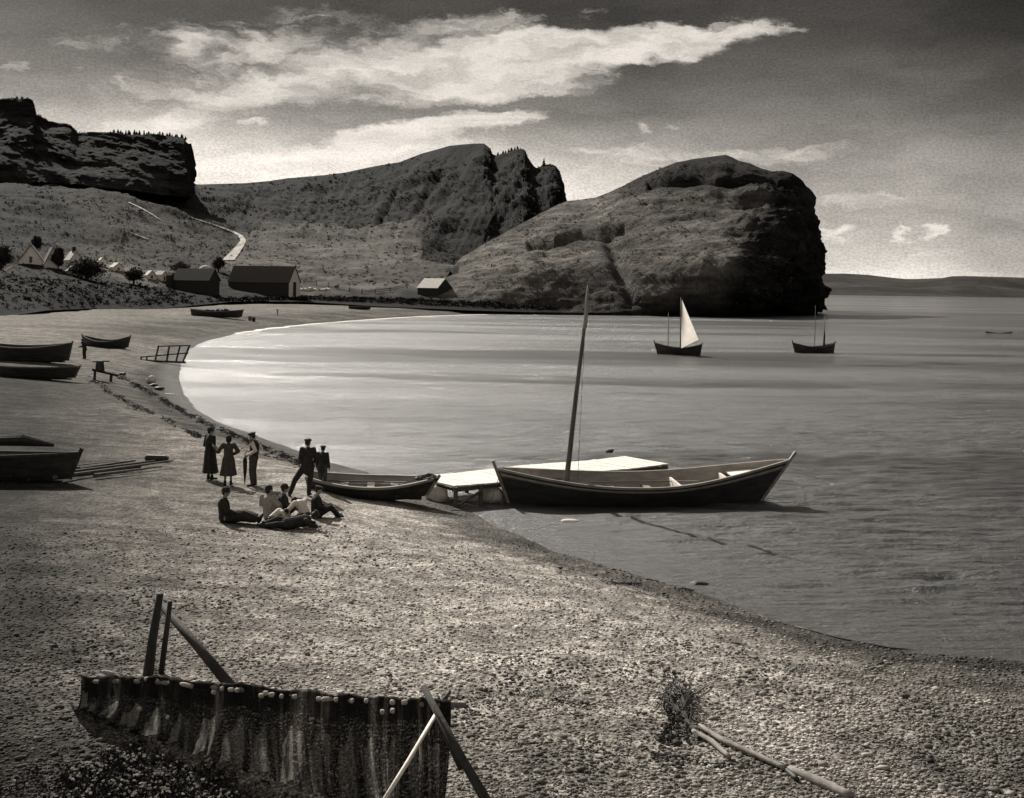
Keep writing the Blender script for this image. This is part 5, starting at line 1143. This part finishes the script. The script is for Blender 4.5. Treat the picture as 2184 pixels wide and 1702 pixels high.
back = topp[None] + np.array([0, .07, 0]) + np.linspace(0, 1, 10)[:, None, None] * np.array([0, .03, -.28]) * (1 + .5 * fbm(np.stack([ss * 30, ss * 0, ss * 0], -1), 1, 3, .6, 83))[None, :, None]
Gn = np.concatenate([back[::-1], (topp + [0, 0, .055] + np.stack([ss * 0, ss * 0, .03 * fbm(np.stack([ss * 60, ss * 0, ss * 0], -1), 1, 3, .6, 84)], -1))[None], Gn])
def netmat():
    m = bpy.data.materials.new('herring_net'); m.use_nodes = True; T = NT(m.node_tree); p = T.n['Principled BSDF']; at = T.attr('fold'); al_ = T.attr('down')
    cmb_ = T.new('ShaderNodeCombineXYZ'); T.link(at, cmb_.inputs[0]); T.link(al_, cmb_.inputs[1])
    st = T.noise(T.mapping(cmb_.outputs[0], scale=(15, .4, 1)), 1.0, 5, .7).outputs['Fac']; fi = T.noise(T.mapping(cmb_.outputs[0], scale=(220, 60, 1)), 1.0, 3, .7).outputs['Fac']
    thin = T.ramp(st, .50, .66, 0, 1)
    c = T.new('ShaderNodeVectorMath', operation='SCALE'); c.inputs[0].default_value = warm(.024)[:3]; T.link(T.math('MULTIPLY', T.math('ADD', 1.0, T.math('MULTIPLY', thin, 7.5)), T.ramp(fi, .3, .7, .5, 1.5)), c.inputs['Scale'])
    T.link(c.outputs[0], p.inputs['Base Color']); p.inputs['Roughness'].default_value = .95; p.inputs['Specular IOR Level'].default_value = .1
    tl = T.new('ShaderNodeBsdfTranslucent'); T.link(c.outputs[0], tl.inputs[0]); mx = T.new('ShaderNodeMixShader'); mx.inputs[0].default_value = .45; T.link(p.outputs[0], mx.inputs[1]); T.link(tl.outputs[0], mx.inputs[2])
    tr = T.new('ShaderNodeBsdfTransparent'); m2 = T.new('ShaderNodeMixShader'); T.link(T.math('MULTIPLY', T.ramp(fi, .46, .60, 0, 1), T.math('ADD', .10, T.math('MULTIPLY', thin, .38))), m2.inputs[0]); T.link(mx.outputs[0], m2.inputs[1]); T.link(tr.outputs[0], m2.inputs[2])
    T.link(m2.outputs[0], T.n['Material Output'].inputs[0]); return m
M['net'] = netmat()
net = empty('fishing_net', (O.x, O.y, O.z), 0, 'long dark fishing net draped in folds over the foreground rack', 'fishing net')
me = mesh_from((Gn - np.array(O)).reshape(-1, 3), grid_faces(*Gn.shape[:2]), True); fattr(me, 'fold', np.repeat(ss[None], len(Gn), 0)); fattr(me, 'down', np.repeat(np.linspace(0, 1, len(Gn))[:, None], ns_, 1)); link('mesh_sheet', me, M['net'], net)
corks = [(235, 460, 3, .16), (395, 485, 1, .05), (430, 492, 1, .06), (488, 500, 1, .05), (545, 508, 1, .05), (640, 525, 5, .24), (765, 558, 1, .07), (805, 540, 1, .05), (850, 545, 2, .08), (880, 548, 1, .06), (1000, 575, 1, .07), (1022, 562, 1, .06), (1050, 570, 1, .07), (1100, 578, 1, .05), (1165, 580, 1, .06), (1285, 590, 1, .06), (1318, 592, 2, .10), (1370, 594, 1, .05), (1450, 600, 1, .04), (1520, 600, 1, .05), (1650, 607, 1, .06), (1710, 607, 2, .07), (1600, 655, 1, .05), (1650, 650, 1, .05), (395, 640, 1, .06), (535, 682, 1, .05)]
for x, y, e, L_ in corks:
    u, v = (150 + .5037 * x) * .853, (1450 + .5037 * y) * .853; tt_ = (u - 176) / (992 - 176); Yd = float(np.interp(tt_, al, plx[:, 1])) - (.12 if y < 620 else .35)
    q = Vector(aty(u, v, Yd)) - O; mb = MB(); a_ = random.uniform(-.25, .1); dx = Vector((math.cos(a_), 0, math.sin(a_))) * L_ / 2
    mb.tube([q - dx, q - dx * .6, q + dx * .6, q + dx], [.016, .029, .029, .016], 9, jit=.08); mb.build('float', M['cork'], net, True)

# ================================================================== driftwood, weed, pebbles
def drift(pts, r, m, label, name='driftwood_log', z=.06, jit=.12, group=None):
    Q = [onbeach(u, v) for u, v in pts]; c_ = sum(Q) / len(Q); mb = MB(); rr_ = r if hasattr(r, '__len__') else [r] * len(Q)
    P_ = []; R2 = []
    for i in range(len(Q) - 1):
        for k in range(5): t = k / 5; P_.append(Vector(Q[i] + (Q[i + 1] - Q[i]) * t - c_) + Vector((0, random.uniform(-.01, .01), z))); R2.append(rr_[i] + (rr_[i + 1] - rr_[i]) * t)
    P_.append(Vector(Q[-1] - c_) + Vector((0, 0, z))); R2.append(rr_[-1]); mb.tube(P_, R2, 14, jit=jit * .6); return setp(mb.build(name, M[m], None, True, c_), label, 'driftwood', group)
drift([(1684, 1648), (1745, 1674), (1815, 1706)], [.05, .062, .055], 'drift', 'thickest pale driftwood log, running out of the bottom edge on the right', z=.05)
drift([(1492, 1556), (1545, 1590), (1610, 1618), (1675, 1648)], [.032, .042, .035, .03], 'drift', 'long crooked driftwood pole between the brushwood and the thickest log', z=.06)
drift([(1478, 1566), (1520, 1590), (1556, 1622)], [.03, .04, .03], 'drift', 'shorter driftwood pole lying just left of the long crooked one', z=.05)
drift([(1628, 1622), (1668, 1640), (1700, 1668)], [.03, .035, .03], 'tar', 'dark slender stick wedged against the upper end of the thickest log', z=.04)
drift([(1478, 1488), (1512, 1466)], [.018, .012], 'drift', 'thin pale stick pointing up to the right of the brushwood', z=.05)
drift([(1700, 1340), (1800, 1366), (1900, 1384), (2050, 1395), (2250, 1402)], .022, 'tar', 'dark rope lying along the waterline at the right', name='rope', z=.04, jit=0)
# brushwood heap
c_ = onbeach(1436, 1530); br = empty('brushwood', c_, 0, 'dark tangle of dead branches at the upper end of the driftwood', 'branches'); rq = random.Random(12)
for a_, b_ in (((1490, 1580), (1420, 1490)), ((1465, 1560), (1448, 1470)), ((1450, 1540), (1470, 1480))):
    A, B2 = onbeach(*a_), onbeach(*b_); mb = MB(); dd = Vector(B2 - A); base = Vector(A - c_)
    mb.tube([base + Vector((0, 0, .04)), base + dd * .5 + Vector((.02, 0, .06)), base + dd + Vector((0, 0, .07))], [.03, .022, .01], 6)
    for _ in range(60):
        t = rq.uniform(.25, 1); p0 = base + dd * t + Vector((0, 0, .05)); e = p0 + Vector((rq.uniform(-.32, .32), rq.uniform(-.8, .8), rq.uniform(-.05, .05))); mb.tube([p0, (p0 + e) / 2 + Vector((rq.uniform(-.04, .04), 0, .03)), e], [.009, .007, .004], 4)
    mb.build('branch', M['bark'], br)
rr = np.random.default_rng(31); Vs = []
for _ in range(90):
    q = onbeach(rr.normal(1438, 18), rr.normal(1520, 32)); Vs.append(leafcloud(q + [0, 0, .06], (.10, .09, .07), 10, .02, rr))
V = np.concatenate(Vs) - np.array(c_); link('twigs', mesh_from(V, quads(V)), M['weed'], br)
# seaweed: broken tide lines and patches
def weed(name, polys, label, sz=.022):
    Vs = []; rr = np.random.default_rng(len(label))
    for pts, spread, dens in polys:
        for a_, b_ in zip(pts[:-1], pts[1:]):
            n = int(math.hypot(b_[0] - a_[0], b_[1] - a_[1]) * dens); t = rr.random(n)
            u = a_[0] + (b_[0] - a_[0]) * t + rr.normal(size=n) * spread; v = a_[1] + (b_[1] - a_[1]) * t + rr.normal(size=n) * spread * .5
            ok = fbm(np.stack([u / 16, v / 8, u * 0 + 2], -1), 1, 3, .6, 7) > rr.uniform(-.35, .25, n); Q = onbeach_many(u[ok], v[ok])
            for q in Q:
                k = np.clip(q[1] / 34, .4, 1.3); Vs.append(leafcloud(q + [0, 0, .012 * k], (.10 * k, .07 * k, .006 * k), 9, sz * k * .8, rr))
    V = np.concatenate(Vs); return setp(link(name, mesh_from(V, quads(V)), M['weed']), label, 'seaweed', kind='stuff')
weed('tide_wrack', [([(243, 796), (323, 840), (426, 898), (500, 928), (580, 962), (650, 990)], 4.6, 6.5), ([(185, 803), (273, 861), (345, 889), (426, 932)], 5.0, 3.6), ([(480, 950), (620, 985), (700, 1020)], 3, .5)], 'dark seaweed left in broken lines along the left shore')
weed('seaweed', [([(1105, 1470), (1150, 1482), (1200, 1498), (1290, 1506)], 8, 1.5), ([(1400, 1612), (1460, 1622), (1540, 1636), (1590, 1634)], 7, 2.2), ([(1305, 1242), (1365, 1246)], 3, 2.5), ([(1460, 1252), (1505, 1258)], 3, 3), ([(1255, 1190), (1320, 1205)], 3, 1.0), ([(1180, 1165), (1480, 1262)], 5, .35), ([(900, 1490), (1060, 1500)], 12, .3), ([(1330, 1560), (1480, 1640)], 16, .3)], 'dark seaweed patches lying on the open shingle')
# pebbles
def pebbles(n, seed):
    rr = np.random.default_rng(seed); u = rr.uniform(-160, 2340, n * 2); v = 1120 + (1740 - 1120) * rr.random(n * 2) ** .8
    d = RV[None] * ((u - CX) / F)[:, None] - UV[None] * ((v - HZ) / F)[:, None] + FV[None]; z = np.full(len(u), 1.2)
    for _ in range(8): t = (z - H) / d[:, 2]; P_ = EYE + d * t[:, None]; z = .5 * z + .5 * profile(P_[:, :2], sdist(P_[:, :2]))
    sd_ = sdist(P_[:, :2]); ok = sd_ > .15; P_ = P_[ok][:n]; z = z[ok][:n]; sd_ = sd_[ok][:n]; n = len(P_)
    s_ = .008 + .030 * rr.random(n) ** 3.2 + .035 * (rr.random(n) < .010); right = np.clip((P_[:, 0] - 1) / 6, 0, 1); s_ = s_ * (1 + .25 * right)
    base = np.array([(1, 0, 0), (-1, 0, 0), (0, 1, 0), (0, -1, 0), (0, 0, 1), (0, 0, -1), (.62, .62, .5), (-.62, .62, .5), (-.62, -.62, .5), (.62, -.62, .5)], float)
    tris = [(4, 6, 7), (4, 7, 8), (4, 8, 9), (4, 9, 6), (0, 2, 6), (6, 2, 7), (2, 1, 7), (7, 1, 8), (1, 3, 8), (8, 3, 9), (3, 0, 9), (9, 0, 6), (0, 5, 2), (2, 5, 1), (1, 5, 3), (3, 5, 0)]
    a_ = rr.uniform(0, 6.28, n); sc = np.stack([s_ * rr.uniform(.8, 1.35, n), s_ * rr.uniform(.6, 1.0, n), s_ * rr.uniform(.4, .7, n)], -1)
    B2 = base[None] * (1 + rr.uniform(-.18, .18, (n, 10, 1))) * sc[:, None]; x = B2[..., 0] * np.cos(a_)[:, None] - B2[..., 1] * np.sin(a_)[:, None]; y = B2[..., 0] * np.sin(a_)[:, None] + B2[..., 1] * np.cos(a_)[:, None]
    V = np.stack([x + P_[:, :1], y + P_[:, 1:2], B2[..., 2] + (z + sc[:, 2] * .35)[:, None]], -1)
    me = mesh_from(V.reshape(-1, 3), (np.array(tris)[None] + np.arange(n)[:, None, None] * 10).reshape(-1, 3)); 
    Pq = P_[:, :2]; nn = fbm(np.c_[Pq, Pq[:, 0] * 0], 6, 4, .5, 11); q = np.clip((-Pq[:, 0] - .12 * Pq[:, 1] + 2.0 * nn) / (.27 * Pq[:, 1]), 0, 1); rg = np.clip((Pq[:, 0] - .20 * Pq[:, 1] + 1.5 * nn) / (.22 * Pq[:, 1]), 0, 1); nr = np.clip((18 - Pq[:, 1] + 2.5 * nn) / 6, 0, 1)  # same edge darkening as the beach: vignette shade painted into stone tones
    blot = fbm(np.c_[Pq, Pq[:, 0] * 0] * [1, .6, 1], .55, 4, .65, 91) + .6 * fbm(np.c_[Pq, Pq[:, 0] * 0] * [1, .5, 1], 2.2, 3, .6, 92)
    tone_ = rr.uniform(.45, 1.5, n) * np.clip(1 + 1.3 * blot, .25, 2.2) * (1 - .82 * q) * (1 - .5 * nr) * (1 - .45 * rg) * np.where(sd_ < 1.6, .5, 1); fattr(me, 'rnd_vignette', np.repeat(tone_, 10)); return me
M['pebble'] = mat('pebble', .31, .85, .12, 20, 0, attrname='rnd_vignette', spec=.08)
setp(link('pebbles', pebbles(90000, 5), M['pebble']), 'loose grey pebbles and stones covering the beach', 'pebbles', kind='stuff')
# weeds with pale heads at the bottom left
rr = np.random.default_rng(44); Vs = []; Fs = []
uu = rr.normal(300, 115, 1500); vv = rr.uniform(1565, 1730, 1500); ok = (vv > 1605 + np.abs(uu - 280) * .3 + rr.normal(size=1500) * 14) & (fbm(np.stack([uu / 40, vv / 18, uu * 0], -1), 1, 3, .6, 17) > -.22)
for q in onbeach_many(uu[ok], vv[ok]):
    Vs.append(leafcloud(q + [0, 0, .05], (.12, .12, .05), 12, .018, rr))
    if rr.random() < .22: Fs.append(leafcloud(q + [0, 0, .12], (.016, .016, .010), 8, .011, rr))
V = np.concatenate(Vs); setp(link('ground_weeds', mesh_from(V, quads(V)), M['leaf']), 'dark low weeds growing in front of the net', 'weeds', kind='stuff')
V = np.concatenate(Fs); setp(link('weed_flowers', mesh_from(V, quads(V)), M['pale_cloth']), 'pale flower heads scattered among the weeds at bottom left', 'flowers', kind='stuff')

# oars and gear
def oar(p, rz, L_, label, tilt=0):
    mb = MB(); mb.tube([(-L_ / 2, 0, 0), (L_ * .22, 0, 0)], .022, 7); mb.box((L_ * .36, 0, 0), (L_ * .28, .10, .018)); o = setp(mb.build('oar', M['oldwood']), label, 'oar'); place(o, p); o.rotation_euler = (0, tilt, rz); return o
dm = dory.location; oar((dm.x - .1, dm.y - .22, dm.z + .46), R_(7), 2.6, 'pale oar lying nearer the camera across the rowing boat\'s thwarts'); oar((dm.x - .05, dm.y + .20, dm.z + .48), R_(1), 2.6, 'pale oar lying along the far side of the rowing boat')
bm_ = bb.location; oar((bm_.x + .4, bm_.y + .55, bm_.z + 1.0), R_(10), 4.0, 'long oar lying inside the big boat along its far side')
